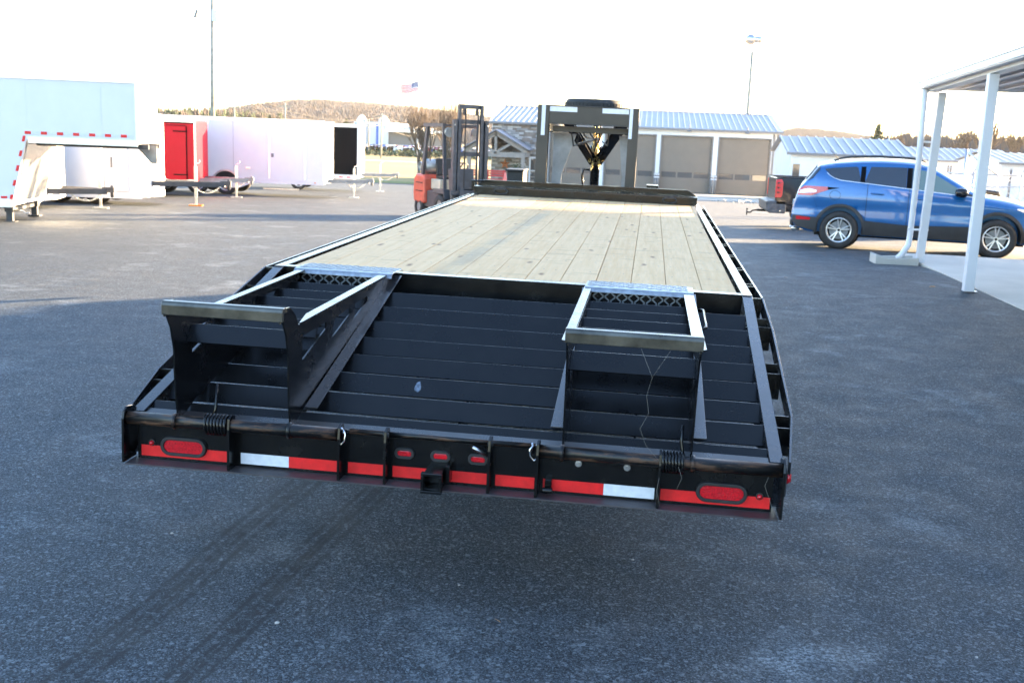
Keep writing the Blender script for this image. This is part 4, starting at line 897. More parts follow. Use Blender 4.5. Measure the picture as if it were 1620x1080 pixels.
    for k in range(5):
        x0=cx-.055+.028*k; top=1.72+rr.uniform(-.05,.04); bot=1.22+rr.uniform(-.03,.10)
        m=MB(); z=top; j=0
        while z>bot:
            ox=x0+.03*math.sin(z*9+k); oy=yc-.12+.015*math.cos(z*7+k*2); a_=(j%2)*1.5708+k*.5
            m.tube([(ox+.013*math.cos(a)*math.cos(a_),oy+.013*math.cos(a)*math.sin(a_),z+.022*math.sin(a)) for a in [q*math.pi/4 for q in range(8)]],.0052,5,closed=True); z-=.031; j+=1
        tag(m.build('chain_strand','gold',ch,fix=False),None)
    # hoses / wiring under the neck
    for k in range(7):
        x=cx-.2+.07*k; one('air_line','cable',T,lambda m:m.tube([(x,yu+.3,1.72),(x+.02,yu+.35,1.62+.02*k%3),(x+rr.uniform(-.08,.1),yu+.5,1.52+rr.uniform(0,.12)),(cx+.04,yc-.3,1.62)],.008,6))
    one('jack','blk',T,lambda m:(m.box(-.78,-.70,9.0,9.08,.12,1.0),m.box(-.85,-.63,8.94,9.14,G(9),.12)))
    # spare tyre
    sp=one('spare_tyre','tyre',T,lambda m:m.lathe([(.20,.02),(.24,-.0),(.33,-.0),(.352,.025),(.366,.055),(.368,.12),(.366,.18),(.350,.215),(.33,.235),(.24,.23),(.20,.215),(.195,.12),(.20,.02)],(-.045,9.75,1.865),'z',48),smooth=True)
    m=MB()
    for k in range(48):
        a=2*math.pi*k/48
        for z,w_ in ((1.945,.018),(1.99,.018),(2.035,.018)):
            for q in (0,):
                aa=a+(.065 if z>1.96 and z<2.01 else 0); m.obox((-.045+.368*math.cos(aa),9.75+.368*math.sin(aa),z),(.008,.038,.036),(0,0,aa))
    tag(m.build('tread_block','tyre',sp,fix=False),kind='stuff')
    one('rim','alloy',sp,lambda m:m.lathe([(.001,.10),(.08,.10),(.10,.06),(.16,.06),(.19,.02),(.2,.2)],(-.045,9.75,1.865),'z',32))
    # white smudge on slat, cobweb threads
    for strand in ([(.70,-.08,1.04),(.745,-.03,.93),(.73,-.02,.86),(.742,-.03,.80),(.715,-.03,.74),(.74,-.03,.68),(.79,-.035,.63)],[(.80,-.08,1.04),(.7455,-.03,.931)],[(.86,-.04,.615),(.875,-.045,.575),(.86,-.04,.53)],[(.80,-.03,.6),(.79,-.04,.52),(.805,-.04,.46)],[(1.19,-.01,.63),(1.17,-.01,.56),(1.195,-.02,.50),(1.21,-.03,.455)]): one('cobweb','web',T,lambda m:m.tube(strand,.0005,4))
    one('paint_smudge','smudge',T,lambda m:m.add([(-.20+.013*math.cos(a)*(1+.2*math.sin(3*a)),.502-.031-.0015-.018*math.sin(a)*(1+.1*math.cos(5*a)),sz(.502)-.004-.031+.0015+.018*-math.sin(a)*(1+.1*math.cos(5*a))) for a in [k*math.pi/8 for k in range(16)]],[tuple(range(16))]))
    return T
flatbed()
# ================================================================== BLUE CAR
def lerp(P,s):
    if s<=P[0][0]: return P[0][1]
    for (a,va),(b,vb) in zip(P,P[1:]):
        if s<=b:
            t=(s-a)/(b-a); return va+(vb-va)*t
    return P[-1][1]
def car():
    c0=Vector((4.384,17.491,-.099)); c1=Vector((7.132,16.989,-.088)); d=c1-c0; th=math.atan2(d.y,d.x)
    K_=d.length/2.69; HW=.80
    org=c0+Vector((-math.sin(th),math.cos(th),0))*HW*K_
    r=empty('blue_car',(org.x,org.y,-.095),(0,0,th)); r.scale=(K_,K_,K_); tag(r,'blue compact sport utility car with alloy wheels and black roof rails, parked behind the canopy','car')
    U=[(-.88,.70),(-.865,.80),(-.83,.93),(-.80,1.04),(-.75,1.15),(-.68,1.225),(-.57,1.37),(-.50,1.475),(-.44,1.525),(-.30,1.555),(-.07,1.59),(.3,1.632),(.63,1.65),(1.0,1.648),(1.29,1.63),(1.5,1.58),(1.66,1.50),(2.0,1.31),(2.3,1.14),(2.42,1.09),(2.6,1.065),(2.9,1.02),(3.2,.945),(3.4,.86),(3.52,.77),(3.59,.66),(3.60,.60)]
    Lw=[(-.88,.56),(-.85,.43),(-.78,.36),(-.6,.30),(-.3,.27),(2.9,.25),(3.3,.27),(3.5,.32),(3.58,.42),(3.60,.5)]
    BT=[(-.9,1.12),(-.45,1.30),(-.1,1.262),(.27,1.225),(1.2,1.150),(1.66,1.115),(2.35,1.055),(2.6,1.0),(3.6,.7)]
    def plan(s):
        f=1.
        if s<-.35: f-=.17*((-.35-s)/.53)**2
        if s>2.7: f-=.30*((s-2.7)/.9)**2
        return f
    def hw(s,z):
        zb=lerp(BT,s); w=.905
        if z<.62: w-=.06*((.62-z)/.35)**1.6
        w-=.018*max(0,math.sin(max(0,min(1,(z-.58)/.30))*math.pi))
        if z>.88: w-=.05*((min(z,zb)-.88)/max(.1,zb-.88))**1.5 if zb>.9 else 0
        if z>zb: w-=.47*(z-zb)+.10*(z-zb)**2
        return w*plan(s)
    def side(s,z):
        zt=lerp(U,s); R_=.10 if s<2.3 else .16; w=hw(s,z)
        if z>zt-R_: t=(z-(zt-R_))/R_; w-= (.20 if s<2.3 else .22)*(1-math.sqrt(max(0,1-t*t)))
        return max(.02,w)
    st=sorted(set([-.88+.0]+[p[0] for p in U]+[-.62,-.2,.15,.45,.8,1.15,1.8,2.15,2.75,3.05,3.3,3.46,3.56]))
    NZ=16; NR=5
    m=MB(); m.cs=True; rings=[]
    for s in st:
        zl,zt=lerp(Lw,s),lerp(U,s); ring=[]
        for k in range(3): ring.append((s,hw(s,zl)*(.0+.46*k)*.98,zl))
        for k in range(NZ+1):
            t=k/NZ; z=zl+(zt-zl)*(1-(1-t)**1.35 if True else t); ring.append((s,side(s,z),z))
        wt=ring[-1][1]
        cr=.035 if s<2.3 else .03
        for k in range(1,NR): f=1-k/NR; ring.append((s,wt*f,zt+cr*(1-f*f)*min(1,wt/.5)))
        ring.append((s,0,zt+cr*min(1,wt/.5)))
        rings.append(ring)
    N=len(rings[0]); v=[];f=[]
    for ring in rings:
        v+=[(x,-y,z) for x,y,z in ring]+[(x,y,z) for x,y,z in ring[1:-1][::-1]]
    M_=2*N-2
    for i in range(len(rings)-1):
        for k in range(M_): f.append((i*M_+k,i*M_+(k+1)%M_,(i+1)*M_+(k+1)%M_,(i+1)*M_+k))
    f.append(tuple(range(M_))); f.append(tuple((len(rings)-1)*M_+k for k in range(M_)))
    m.add(v,f); b=m.build('body','blue',r)
    # cut wheel arches
    cut=MB()
    for s in (0,2.69): 
        cut.cyl((s,-1.2,.36),(s,-.52,.36),.405,40); cut.cyl((s,.52,.36),(s,1.2,.36),.405,40)
    co=cut.build('cutter','seam_shade',r); bm_=b.modifiers.new('arch','BOOLEAN'); bm_.object=co; bm_.solver='EXACT'
    bpy.context.view_layer.update(); dg=bpy.context.evaluated_depsgraph_get(); me=bpy.data.meshes.new_from_object(b.evaluated_get(dg)); b.modifiers.clear(); old=b.data; b.data=me; bpy.data.objects.remove(co)
    if len(me.materials)>1: 
        pass
    def patch(name,mt,s0,s1,zl,zu,off=.006,n=24,k=8,sd=-1,parent=None,th_=True):
        m=MB(); m.cs=True
        def P(a,c):
            s=s0+(s1-s0)*a; z=zl(s)+(zu(s)-zl(s))*c; return (s,sd*(side(s,z)+off),z)
        m.grid(P,n,k); return m.build(name,mt,parent or r,smooth=True,fix=False)
    C=lambda v_:(lambda s:v_)
    PW=lambda *pts:(lambda s:lerp(list(pts),s))
    for sd in (-1,1):
        # side glass
        patch('quarter_window','dglass',-.335,.30,PW((-.335,1.44),(-.2,1.31),(-.05,1.262),(.30,1.236)),PW((-.335,1.45),(-.2,1.475),(.24,1.515),(.30,1.30)),.005,sd=sd)
        patch('rear_window','dglass',.38,1.10,PW((.38,1.228),(1.10,1.166)),PW((.38,1.24),(.47,1.520),(1.0,1.532),(1.10,1.527)),.005,sd=sd)
        patch('front_window','lglass',1.20,2.12,PW((1.20,1.160),(2.12,1.084)),PW((1.20,1.522),(1.42,1.485),(1.60,1.42),(2.12,1.125)),.005,sd=sd)
        patch('door_pillar','blacksheet',1.105,1.195,PW((1.105,1.165),(1.195,1.16)),C(1.526),.0055,4,sd=sd)
        patch('rear_pillar','blacksheet',.30,.385,PW((.30,1.235),(.385,1.228)),PW((.30,1.515),(.385,1.52)),.0045,4,sd=sd)
        patch('mirror_sail','clad',2.125,2.36,PW((2.125,1.083),(2.36,1.062)),PW((2.125,1.13),(2.36,1.068)),.006,4,sd=sd)
        patch('chrome_strip','trim',-.30,2.36,PW((-.30,1.375),(-.2,1.298),(-.05,1.25),(.30,1.222),(1.2,1.146),(2.36,1.045)),PW((-.30,1.39),(-.2,1.309),(-.05,1.262),(.30,1.234),(1.2,1.158),(2.36,1.057)),.008,40,1,sd=sd)
        patch('rear_side_glass','dglass',-.66,-.43,PW((-.66,1.215),(-.55,1.27),(-.43,1.43)),PW((-.66,1.235),(-.55,1.375),(-.47,1.49),(-.43,1.505)),.006,8,4,sd=sd)
        # tail lamp
        tl=patch('tail_lamp','redlens',-.79,-.16,PW((-.79,.955),(-.55,.955),(-.16,1.108)),PW((-.79,1.045),(-.68,1.13),(-.30,1.128),(-.16,1.116)),.012,sd=sd)
        patch('clear_lens','lamp',-.79,-.46,PW((-.79,.985),(-.46,1.02)),PW((-.79,1.035),(-.60,1.085),(-.46,1.06)),.016,8,3,sd=sd,parent=tl)
        patch('black_tip','blacksheet',-.26,-.06,PW((-.26,1.075),(-.06,1.112)),PW((-.26,1.125),(-.06,1.116)),.014,6,2,sd=sd,parent=tl)
        patch('reflector','redlens',-.79,-.53,PW((-.79,.50),(-.53,.505)),PW((-.79,.565),(-.53,.55)),.012,6,2,sd=sd)
        hl=patch('headlamp','lamp',2.98,3.47,PW((2.98,.88),(3.2,.80),(3.47,.72)),PW((2.98,.905),(3.2,.885),(3.47,.80)),.010,sd=sd)
        patch('amber_lens','amber',3.10,3.24,PW((3.10,.845),(3.24,.80)),PW((3.10,.88),(3.24,.86)),.014,5,3,sd=sd,parent=hl)
        # lower cladding
        patch('rear_bumper_cladding','clad',-.86,-.405,PW((-.86,.46),(-.78,.37),(-.405,.30)),PW((-.86,.58),(-.405,.56)),.010,sd=sd)
        patch('sill_cladding','clad',.405,2.285,C(.275),PW((.405,.545),(1.2,.50),(2.285,.54)),.012,30,5,sd=sd)
        patch('front_bumper_cladding','clad',3.09,3.57,PW((3.09,.29),(3.57,.42)),PW((3.09,.50),(3.57,.50)),.010,sd=sd)
        # seams
        for s_,z0,z1 in ((.44,.50,1.22),(1.16,.40,1.15),(2.26,.40,1.05)):
            patch('door_seam','seam_shade',s_-.004,s_+.004,C(z0),C(z1),.0035,1,14,sd=sd)
        patch('bumper_seam','seam_shade',-.50,-.38,PW((-.50,.93),(-.38,.62)),PW((-.50,.938),(-.38,.628)),.0035,10,1,sd=sd)
        # fuel door
        m=MB(); m.tube([(-.12+.095*math.cos(a),sd*(side(-.12+.095*math.cos(a),.98+.085*math.sin(a))+.003),.98+.085*math.sin(a)) for a in [k*math.pi/10 for k in range(20)]],.0035,4,closed=True); m.build('fuel_door','navy',r)
        for s_ in (.62,1.42):
            z_=1.045 if s_<1 else .99; h=MB(); h.tube([(s_-.11,sd*(side(s_,z_)+.008),z_),(s_-.08,sd*(side(s_,z_)+.034),z_),(s_+.08,sd*(side(s_,z_)+.034),z_-.004),(s_+.11,sd*(side(s_,z_)+.008),z_-.006)],.013,8); h.build('door_handle','blue',r)
        # arches: cladding rings
        for s_ in (0,2.69):
            a0=MB(); a0.cs=True
            def P(a,c):
                t=R(-14)+R(208)*a; rr=.405+.062*c; x=s_+rr*math.cos(t); z=.36+rr*math.sin(t); z=max(z,.28); return (x,sd*(side(x,z)+.016-.01*abs(c-.5)),z)
            a0.grid(P,36,3); a0.build('arch_cladding','clad',r,smooth=True,fix=False)
            iw=MB(); iw.cs=True
            iw.grid(lambda a,c:(s_+.404*math.cos(R(-8)+R(196)*a),sd*(.90-.40*c),.36+.404*math.sin(R(-8)+R(196)*a)),24,1); iw.cs=False
            iw.cyl((s_,sd*.50,.36),(s_,sd*.49,.36),.40,28); iw.build('wheel_well','seam_shade',r,fix=False)
            wheel(r,(s_,sd*.80,.345),.345,.23,'y','alloy',10,sd,.64)
        # mirror
        mm=MB(); mm.lathe([(.001,-.10),(.05,-.092),(.082,-.06),(.095,0),(.09,.06),(.06,.10),(.001,.115)],(0,0,0),'x',18); o=mm.build('wing_mirror','navy',r,smooth=True,loc=(2.02,sd*1.0,1.135)); o.scale=(1.05,1.0,.92)
        one('mirror_stalk','clad',r,lambda m:m.bar((2.10,sd*.86,1.075),(2.04,sd*.97,1.10),.05,.03))
        # roof rail
        yy=lambda s:sd*(side(s,lerp(U,s)-.03)-.04)
        rl=MB(); pts=[(-.20,1.60),(-.08,1.655),(.10,1.690),(.6,1.715),(1.1,1.705),(1.28,1.685),(1.42,1.635)]
        rl.tube([(s,sd*.60,z) for s,z in pts],.019,8); rl.build('roof_rail','clad',r)
    # tailgate glass, rear details, windscreen
    def cap(name,mt,s0,s1,wf,off):
        m=MB(); m.cs=True
        def P(a,c):
            s=s0+(s1-s0)*a; zt=lerp(U,s); w_=side(s,zt)*wf; y=-w_+2*w_*c; return (s-off*.5 if s<0 else s+off*.3,y,zt+.035*(1-(2*c-1)**2)*min(1,w_/.5)+off)
        m.grid(P,8,10); m.build(name,mt,r,smooth=True,fix=False)
    cap('rear_screen','dglass',-.70,-.50,1.05,.012); cap('windscreen','dglass',1.55,2.28,.98,.006)
    one('rear_bumper','clad',r,lambda m:m.box(-.905,-.84,-.66,.66,.37,.50),bevel=.03); one('licence_plate','whitetape',r,lambda m:m.box(-.90,-.885,-.15,.15,.72,.83))
    one('tow_cover','trim',r,lambda m:m.box(-.90,-.80,-.72,.72,.335,.365),bevel=.012)
    one('aerial','cable',r,lambda m:m.tube([(-.12,0,1.62),(-.30,0,1.80)],.006,5))
    one('exhaust','trim',r,lambda m:m.cyl((-.88,-.5,.31),(-.72,-.5,.31),.035,12))
    one('underbody','seam_shade',r,lambda m:m.box(-.45,3.2,-.5,.5,.21,.30))
car()
# ================================================================== BLACK PICKUP
def pickup():
    r=empty('black_pickup',(3.92,24.3,G(24)-.02)); tag(r,'black pickup truck with ball hitch, its tail showing behind the blue car','pickup truck')
    W_=.98; 
    one('bed','navy',r,lambda m:(m.box(.02,1.9,0,.06,.62,1.30),m.box(.02,1.9,1.92,1.98,.62,1.30),m.box(0,.07,.061,1.919,.62,1.30),m.box(.08,1.9,.07,1.91,.74,.78)),bevel=.02,seg=3)
    [one('bed_rail_cap','rubber',r,lambda m:m.box(.0,1.9,q,q+.08,1.302,1.325),bevel=.006) for q in (-.006,1.905)]
    one('cab','navy',r,lambda m:m.prism([(1.95,.45),(1.95,1.32),(2.10,1.78),(3.55,1.80),(4.2,1.30),(5.45,1.20),(5.6,.95),(5.6,.45)],.02,1.96,'y'),bevel=.05,seg=3)
    one('side_window','dglass',r,lambda m:(m.prism([(2.10,1.32),(2.2,1.70),(2.85,1.71),(2.85,1.32)],.008,.019,'y'),m.prism([(2.93,1.32),(2.93,1.71),(3.45,1.71),(4.0,1.32)],.008,.019,'y')))
    for yy in (-.008,1.925):
        l=one('tail_lamp','redlens',r,lambda m:m.prism([(-.015,.80),(.13,.80),(.17,.86),(.17,1.20),(.12,1.27),(-.015,1.25)],yy,yy+.07,'y'),bevel=.012)
        for k in range(3): one('lens_ridge','seam_shade',l,lambda m:m.prism([(.03,.90+.12*k),(.13,.935+.12*k),(.03,.955+.12*k)],yy-.004,yy-.001,'y'))
    one('bumper','steelb',r,lambda m:m.prism([(-.20,.46),(-.22,.70),(.0,.72),(.28,.72),(.28,.40),(-.12,.40)],-.0,1.98,'y'),bevel=.02)
    one('lower_side','navy',r,lambda m:m.box(.29,1.9,.01,.08,.44,.62),bevel=.01)
    one('hitch_bar','blk',r,lambda m:(m.box(-.34,.0,.96,1.02,.38,.44),m.tube([(-.34,.99,.41),(-.46,.99,.39),(-.50,.99,.34),(-.60,.99,.34)],.02,6),m.cyl((-.60,.99,.27),(-.60,.99,.39),.018,8),m.lathe([(.001,-.03),(.03,0),(.001,.03)],(-.60,.99,.42),'z',12)))
    for x in (1.0,4.6):
        for yy,f in ((.12,-1),(1.86,1)):
            wheel(r,(x,yy,.38),.38,.26,'y','alloy',10,f,.6)
MT['steelb']=mat('scuffed_grey_bumper',(.07,.07,.08),.45,.3,var=.4,vs=8)
pickup()
# ================================================================== ENCLOSED TRAILERS
def jack(parent,x,y,z,h,foot='zinc',wheelj=False):
    one('jack',('zinc'),parent,lambda m:(m.box(x-.035,x+.035,y-.035,y+.035,z+.22,z+h),m.box(x-.024,x+.024,y-.024,y+.024,z+.03,z+.22)))
    one('jack_foot',foot,parent,lambda m:m.box(x-.16,x+.16,y-.10,y+.10,z,z+.03))
    one('jack_crank','chrome',parent,lambda m:m.tube([(x,y,z+h),(x+.02,y,z+h+.06),(x+.10,y,z+h+.08),(x+.10,y,z+h+.16)],.012,6))
def tongue(parent,x0,x1,yc,z,mt='steelg',chain=True):
    one('tongue',mt,parent,lambda m:(m.bar((x0,yc-.55,z),(x1,yc-.03,z),.08,.12),m.bar((x0,yc+.55,z),(x1,yc+.03,z),.08,.12)))
    one('coupler',mt,parent,lambda m:(m.box(x1-.1,x1+.16,yc-.07,yc+.07,z-.02,z+.09),m.cyl((x1+.10,yc,z-.13),(x1+.10,yc,z+.13),.035,10)))
    if chain:
        m=MB(); 
        for k in range(22):
            t=k/21; m.obox((x1-.1-.62*t,yc-.1-.1*t,z-.06-.20*4*t*(1-t)*.75),(.045,.018,.026),(0,0,k*.8))
        m.build('chain','zinc',parent)
def box_trailer(label,x0,x1,yn,w_,zf,zt,paint,group=None,nose=.0,skin2=None,wheels=(),wr=.33,fender=True,nosem=None,jackx=.9,tongueL=1.25,jf='zinc',jz=None,tz=None,tmt='steelg',rot=0):
    g=G(yn)
    r=empty('enclosed_trailer',(x1,yn,g-.0),(0,0,R(rot))); tag(r,label,'enclosed trailer',group)
    X0=x0-x1; F=zf-g; Tt=zt-g; yc=w_/2
    b=MB()
    if nose: b.prism([(X0,0),(0,0),(nose,yc),(0,w_),(X0,w_)],F,Tt,'z')
    else: b.box(X0,0,0,w_,F,Tt)
    b.build('body',paint,r,bevel=.03,seg=3)
    one('roof_trim','trim',r,lambda m:(m.box(X0-.01,.01,-.018,.04,Tt-.07,Tt+.03),m.box(X0-.01,.01,w_-.04,w_+.018,Tt-.07,Tt+.03)))
    one('bottom_trim',('trim' if paint!='white' else 'white'),r,lambda m:m.box(X0-.01,.01,-.02,-.001,F-.02,F+.13))
    one('corner_post','trim',r,lambda m:(m.box(-.035,.012,-.022,-.001,F+.135,Tt-.075)))
    if nosem: one('stone_guard',nosem,r,lambda m:(m.prism([(.008,-.01),(nose+.008,yc),(.008,w_+.01),(-.02,w_),( -.02,.0)],F+.1,F+.75,'z') if nose else m.box(.002,.012,.0,w_,F+.0,F+.75)))
    for wx in wheels:
        x=wx-x1; 
        wheel(r,(x,.11 if fender else .3,wr),wr,.22,'y','alloy',10,-1,.62)
        wheel(r,(x,w_-.11,wr),wr,.22,'y','alloy',10,1,.62)
        if fender:
            m=MB(); m.cs=True
            m.grid(lambda a,c:(x+(wr+.06+.05*c)*math.cos(math.pi*a),-.022-.0*c,wr+(wr+.06+.05*c)*math.sin(math.pi*a)),18,1)
            m.grid(lambda a,c:(x+(wr+.06)*math.cos(math.pi*a),-.022+.24*c,wr+(wr+.06)*math.sin(math.pi*a)),18,1); m.build('fender','trim',r,smooth=True,fix=False)
            one('wheel_recess_shade','seam_shade',r,lambda m:m.prism([(x+(wr+.058)*math.cos(math.pi*k/14),wr+(wr+.058)*math.sin(math.pi*k/14)) for k in range(15)],-.004,.0,'y'))  # flat dark sheet stands for the shade of the wheel opening
    tz_=(tz if tz is not None else F-.03)
    tongue(r,nose*.4,tongueL,yc,tz_,tmt); jack(r,jackx,yc,(jz or 0)+G(yn+yc)-g+.0,tz_+.45,jf)
    return r,F,Tt
MT['polish']=mat('polished_white_aluminium',(.85,.84,.80),.2,.9,bump=.03,bs=1.2)
# W1 : big gooseneck van trailer, far left
def van():
    yn=13.9; g=G(14); r=empty('gooseneck_box_trailer',(-10.02,13.34,g),(0,0,R(16))); tag(r,'large white gooseneck box trailer with red and white reflective strip at the left edge','enclosed trailer')
    zt=2.45-g; zf=.30-g; zg=1.50-g; W_=2.0; xn=2.02; xk=.20; xb=-.08
    one('body','white',r,lambda m:m.prism([(-9,zf-.02),(xb,zf-.02),(xk,zg-.10),(xn,zg-.10),(xn,zt),(-9,zt)],0,W_,'y'),bevel=.012)
    one('roof_rail','trim',r,lambda m:m.box(-9,xn+.01,-.02,.03,zt-.03,zt+.05))
    one('nose_corner','trim',r,lambda m:m.box(xn-.03,xn+.012,-.014,-.001,zg-.05,zt-.035))
    one('bottom_rail','trim',r,lambda m:(m.box(-9,xb,-.014,-.001,zf-.04,zf+.10),m.box(xk+.03,xn,-.014,-.001,zg-.14,zg-.04)))
    m=MB()
    n=0
    x=xk-.02
    while x<xn-.05:
        one('reflective_tape','redtape',r,lambda m:m.box(x,x+.10,-.006,-.001,zg+.005,zg+.055)); x+=.105
        if x+.17<xn: one('reflective_tape','whitetape',r,lambda m:m.box(x,x+.12,-.006,-.001,zg+.005,zg+.055))
        x+=.155
    for k in range(5):
        t0=k/4.6+.02; t1=t0+.085
        P=lambda t:(xb+.0+(xk-xb)*(1-t)-.045,zf+.05+(zg-zf-.05)*(1-t))
        a,b=P(t0),P(min(1,t1)); one('reflective_tape','redtape',r,lambda m:m.add([(a[0],-.006,a[1]),(a[0]+.045,-.006,a[1]),(b[0]+.045,-.006,b[1]),(b[0],-.006,b[1]),(a[0],-.001,a[1]),(a[0]+.045,-.001,a[1]),(b[0]+.045,-.001,b[1]),(b[0],-.001,b[1])],[(0,1,2,3),(7,6,5,4),(0,4,5,1),(1,5,6,2),(2,6,7,3),(3,7,4,0)]))
    x=-.25
    while x>-3: 
        one('reflective_tape','redtape',r,lambda m:m.box(x,x+.10,-.006,-.001,zf+.11,zf+.15)); x-=.25
    one('nose_sheet','polish',r,lambda m:m.add([(xb+.004,.06,zf),(xb+.004,W_-.06,zf),(xk+.004,W_-.06,zg-.16),(xk+.004,.06,zg-.16)],[(0,1,2,3)]),fix=False)
    for q in (.22,-1.0,-2.2,-3.4): one('panel_seam','offwhite',r,lambda m:m.box(q-.004,q+.004,-.003,-.0005,(zg if q>.1 else zf)+.12,zt-.06))
    for q in (1.42,): one('panel_seam','offwhite',r,lambda m:m.box(q-.01,q+.01,-.004,-.0005,zg+.08,zt-.06))
    one('vent','trim',r,lambda m:[m.obox((xk-.055-.005*k,.36+.0,zg-.16-.05*k),(.012,.24,.022),(0,.25,0)) for k in range(7)])
    one('gooseneck_frame','machine',r,lambda m:(m.box(xk+.05,xn+.1,.4,.5,zg-.19,zg-.105),m.box(xk+.05,xn+.1,1.5,1.6,zg-.19,zg-.105)))
    one('nose_bracket','steelg',r,lambda m:m.prism([(xn-.22,zg-.13),(xn+.16,zg-.13),(xn+.16,zg-.45),(xn+.05,zg-.45)],.9,.93,'y'))
    for x,y_ in ((-.22,.35),(-.22,1.85)):
        one('landing_leg','machine',r,lambda m:(m.box(x-.07,x+.07,y_-.07,y_+.07,.18,zf-.021),m.box(x-.05,x+.05,y_-.05,y_+.05,0.02,.18),m.box(x-.10,x+.10,y_-.1,y_+.1,-.01,.02)))
    one('leg_crank','zinc',r,lambda m:m.tube([(-.15,.35,.20),(.0,.35,.20),(.04,.35,.16),(.10,.35,.17)],.018,6))
    one('cross_tube','machine',r,lambda m:m.box(-.26,-.20,.42,1.78,.18,.24))
    for x in (-5.2,-6.1): wheel(r,(x,.12,.36),.36,.24,'y','alloy',8,-1,.6); wheel(r,(x,W_-.12,.36),.36,.24,'y','alloy',8,1,.6)
van()
# small beige-white trailer seen under the gooseneck, nose to the right
r2,F,Tt=box_trailer('white enclosed trailer seen beneath and beyond the gooseneck of the big van trailer',-15.5,-11.25,20.4,2.0,.02,2.0,'white','enclosed trailers parked in a row',rot=12,nose=.3,wheels=(-12.35,-13.25),wr=.33,tz=.52,jf='amber',fender=False,tongueL=1.75,jackx=1.05,tmt='machine')
one('side_door','white',r2,lambda m:m.box(-.85,-.30,-.030,-.001,F+.15,Tt-.12),bevel=.008); one('door_latch','grey',r2,lambda m:(m.box(-.80,-.45,-.05,-.031,F+1.15,F+1.18),m.box(-.70,-.66,-.05,-.031,F+.7,F+.95)))
one('door_frame','trim',r2,lambda m:(m.box(-.93,-.87,-.035,-.021,F+.14,Tt-.08)))
box_trailer('white trailer mostly hidden behind the van trailer, only its hitch and jack showing',-15.5,-12.05,17.4,1.9,.05,1.85,'white','enclosed trailers parked in a row',rot=14,nose=.1,fender=False,wheels=(-13.6,),tz=.36,jackx=1.0,tongueL=1.15,tmt='machine')
r3,F,Tt=box_trailer('red enclosed trailer with black hinges, between two white trailers',-16.3,-12.36,26,2.2,.10,1.93,'red','enclosed trailers parked in a row',rot=14,nose=0,wheels=(-13.6,),wr=.34,tz=.50,jackx=1.0,tongueL=1.35)
one('side_door','red',r3,lambda m:m.box(-.78,-.26,-.028,-.001,F+.12,Tt-.18),bevel=.006)
for zz in (F+.25,Tt-.35): one('hinge','blacksheet',r3,lambda m:(m.box(-.62,-.22,-.045,-.029,zz,zz+.035)))
one('door_seal','blacksheet',r3,lambda m:(m.box(-.255,-.235,-.034,-.001,F+.12,Tt-.18),m.box(-.80,-.26,-.034,-.029,Tt-.178,Tt-.16)))
one('roof_band','blacksheet',r3,lambda m:m.box(-3.6,-.03,-.020,-.001,Tt-.11,Tt-.075))
r4,F,Tt=box_trailer('long white enclosed car trailer with wide side door, right of the red trailer',-16.0,-9.78,30,2.3,.06,2.06,'white','enclosed trailers parked in a row',rot=9,nose=.12,nosem='trim',wheels=(-12.93,-13.85),wr=.35,tz=.53,jackx=.85,tongueL=1.35)
one('side_door','white',r4,lambda m:m.box(-1.72,-.62,-.028,-.001,F+.08,Tt-.20),bevel=.006)
one('door_frame','trim',r4,lambda m:(m.box(-1.765,-1.725,-.026,-.001,F+.14,Tt-.16),m.box(-.615,-.575,-.026,-.001,F+.14,Tt-.16),m.box(-1.765,-.575,-.026,-.001,Tt-.158,Tt-.12)))
one('door_latch','grey',r4,lambda m:m.box(-1.68,-1.60,-.05,-.029,F+.82,F+.94)); one('step','zinc',r4,lambda m:m.box(-1.9,-.78,-.25,-.02,F-.20,F-.16)); one('marker_lamp','amber',r4,lambda m:m.box(-.30,-.24,-.03,-.021,F+.03,F+.06))
one('stepwell_skirt','white',r4,lambda m:m.prism([(-3.0,F-.02),(-2.25,F-.02),(-2.75,F-.20),(-3.0,F-.20)],-.01,.02,'y'))
for q in (-2.9,-4.1,-5.3): one('panel_seam','grey',r4,lambda m:m.box(q-.004,q+.004,-.003,-.0005,F+.14,Tt-.08))
one('vent_cover','trim',r4,lambda m:m.box(-2.5,-2.36,-.03,-.001,F+.42,F+.48))
r5,F,Tt=box_trailer('white trailer with black side panel, farthest of the parked row',-15.4,-10.8,38,2.2,-.03,2.06,'white','enclosed trailers parked in a row',rot=10,nose=.1,wheels=(-13.2,),wr=.34,tz=.66,jackx=.75,tongueL=1.35)
one('side_panel','blacksheet',r5,lambda m:m.box(-2.6,-.10,-.012,-.001,F+.14,Tt-.10),bevel=.02); one('door_frame','trim',r5,lambda m:(m.box(-1.16,-1.10,-.030,-.013,F+.16,Tt-.26),m.box(-1.9,-1.10,-.030,-.013,Tt-.258,Tt-.20)))
one('reflective_tape','redtape',r5,lambda m:[m.box(-1.7+.3*k,-1.55+.3*k,-.026,-.021,F+.02,F+.06) for k in range(5)])
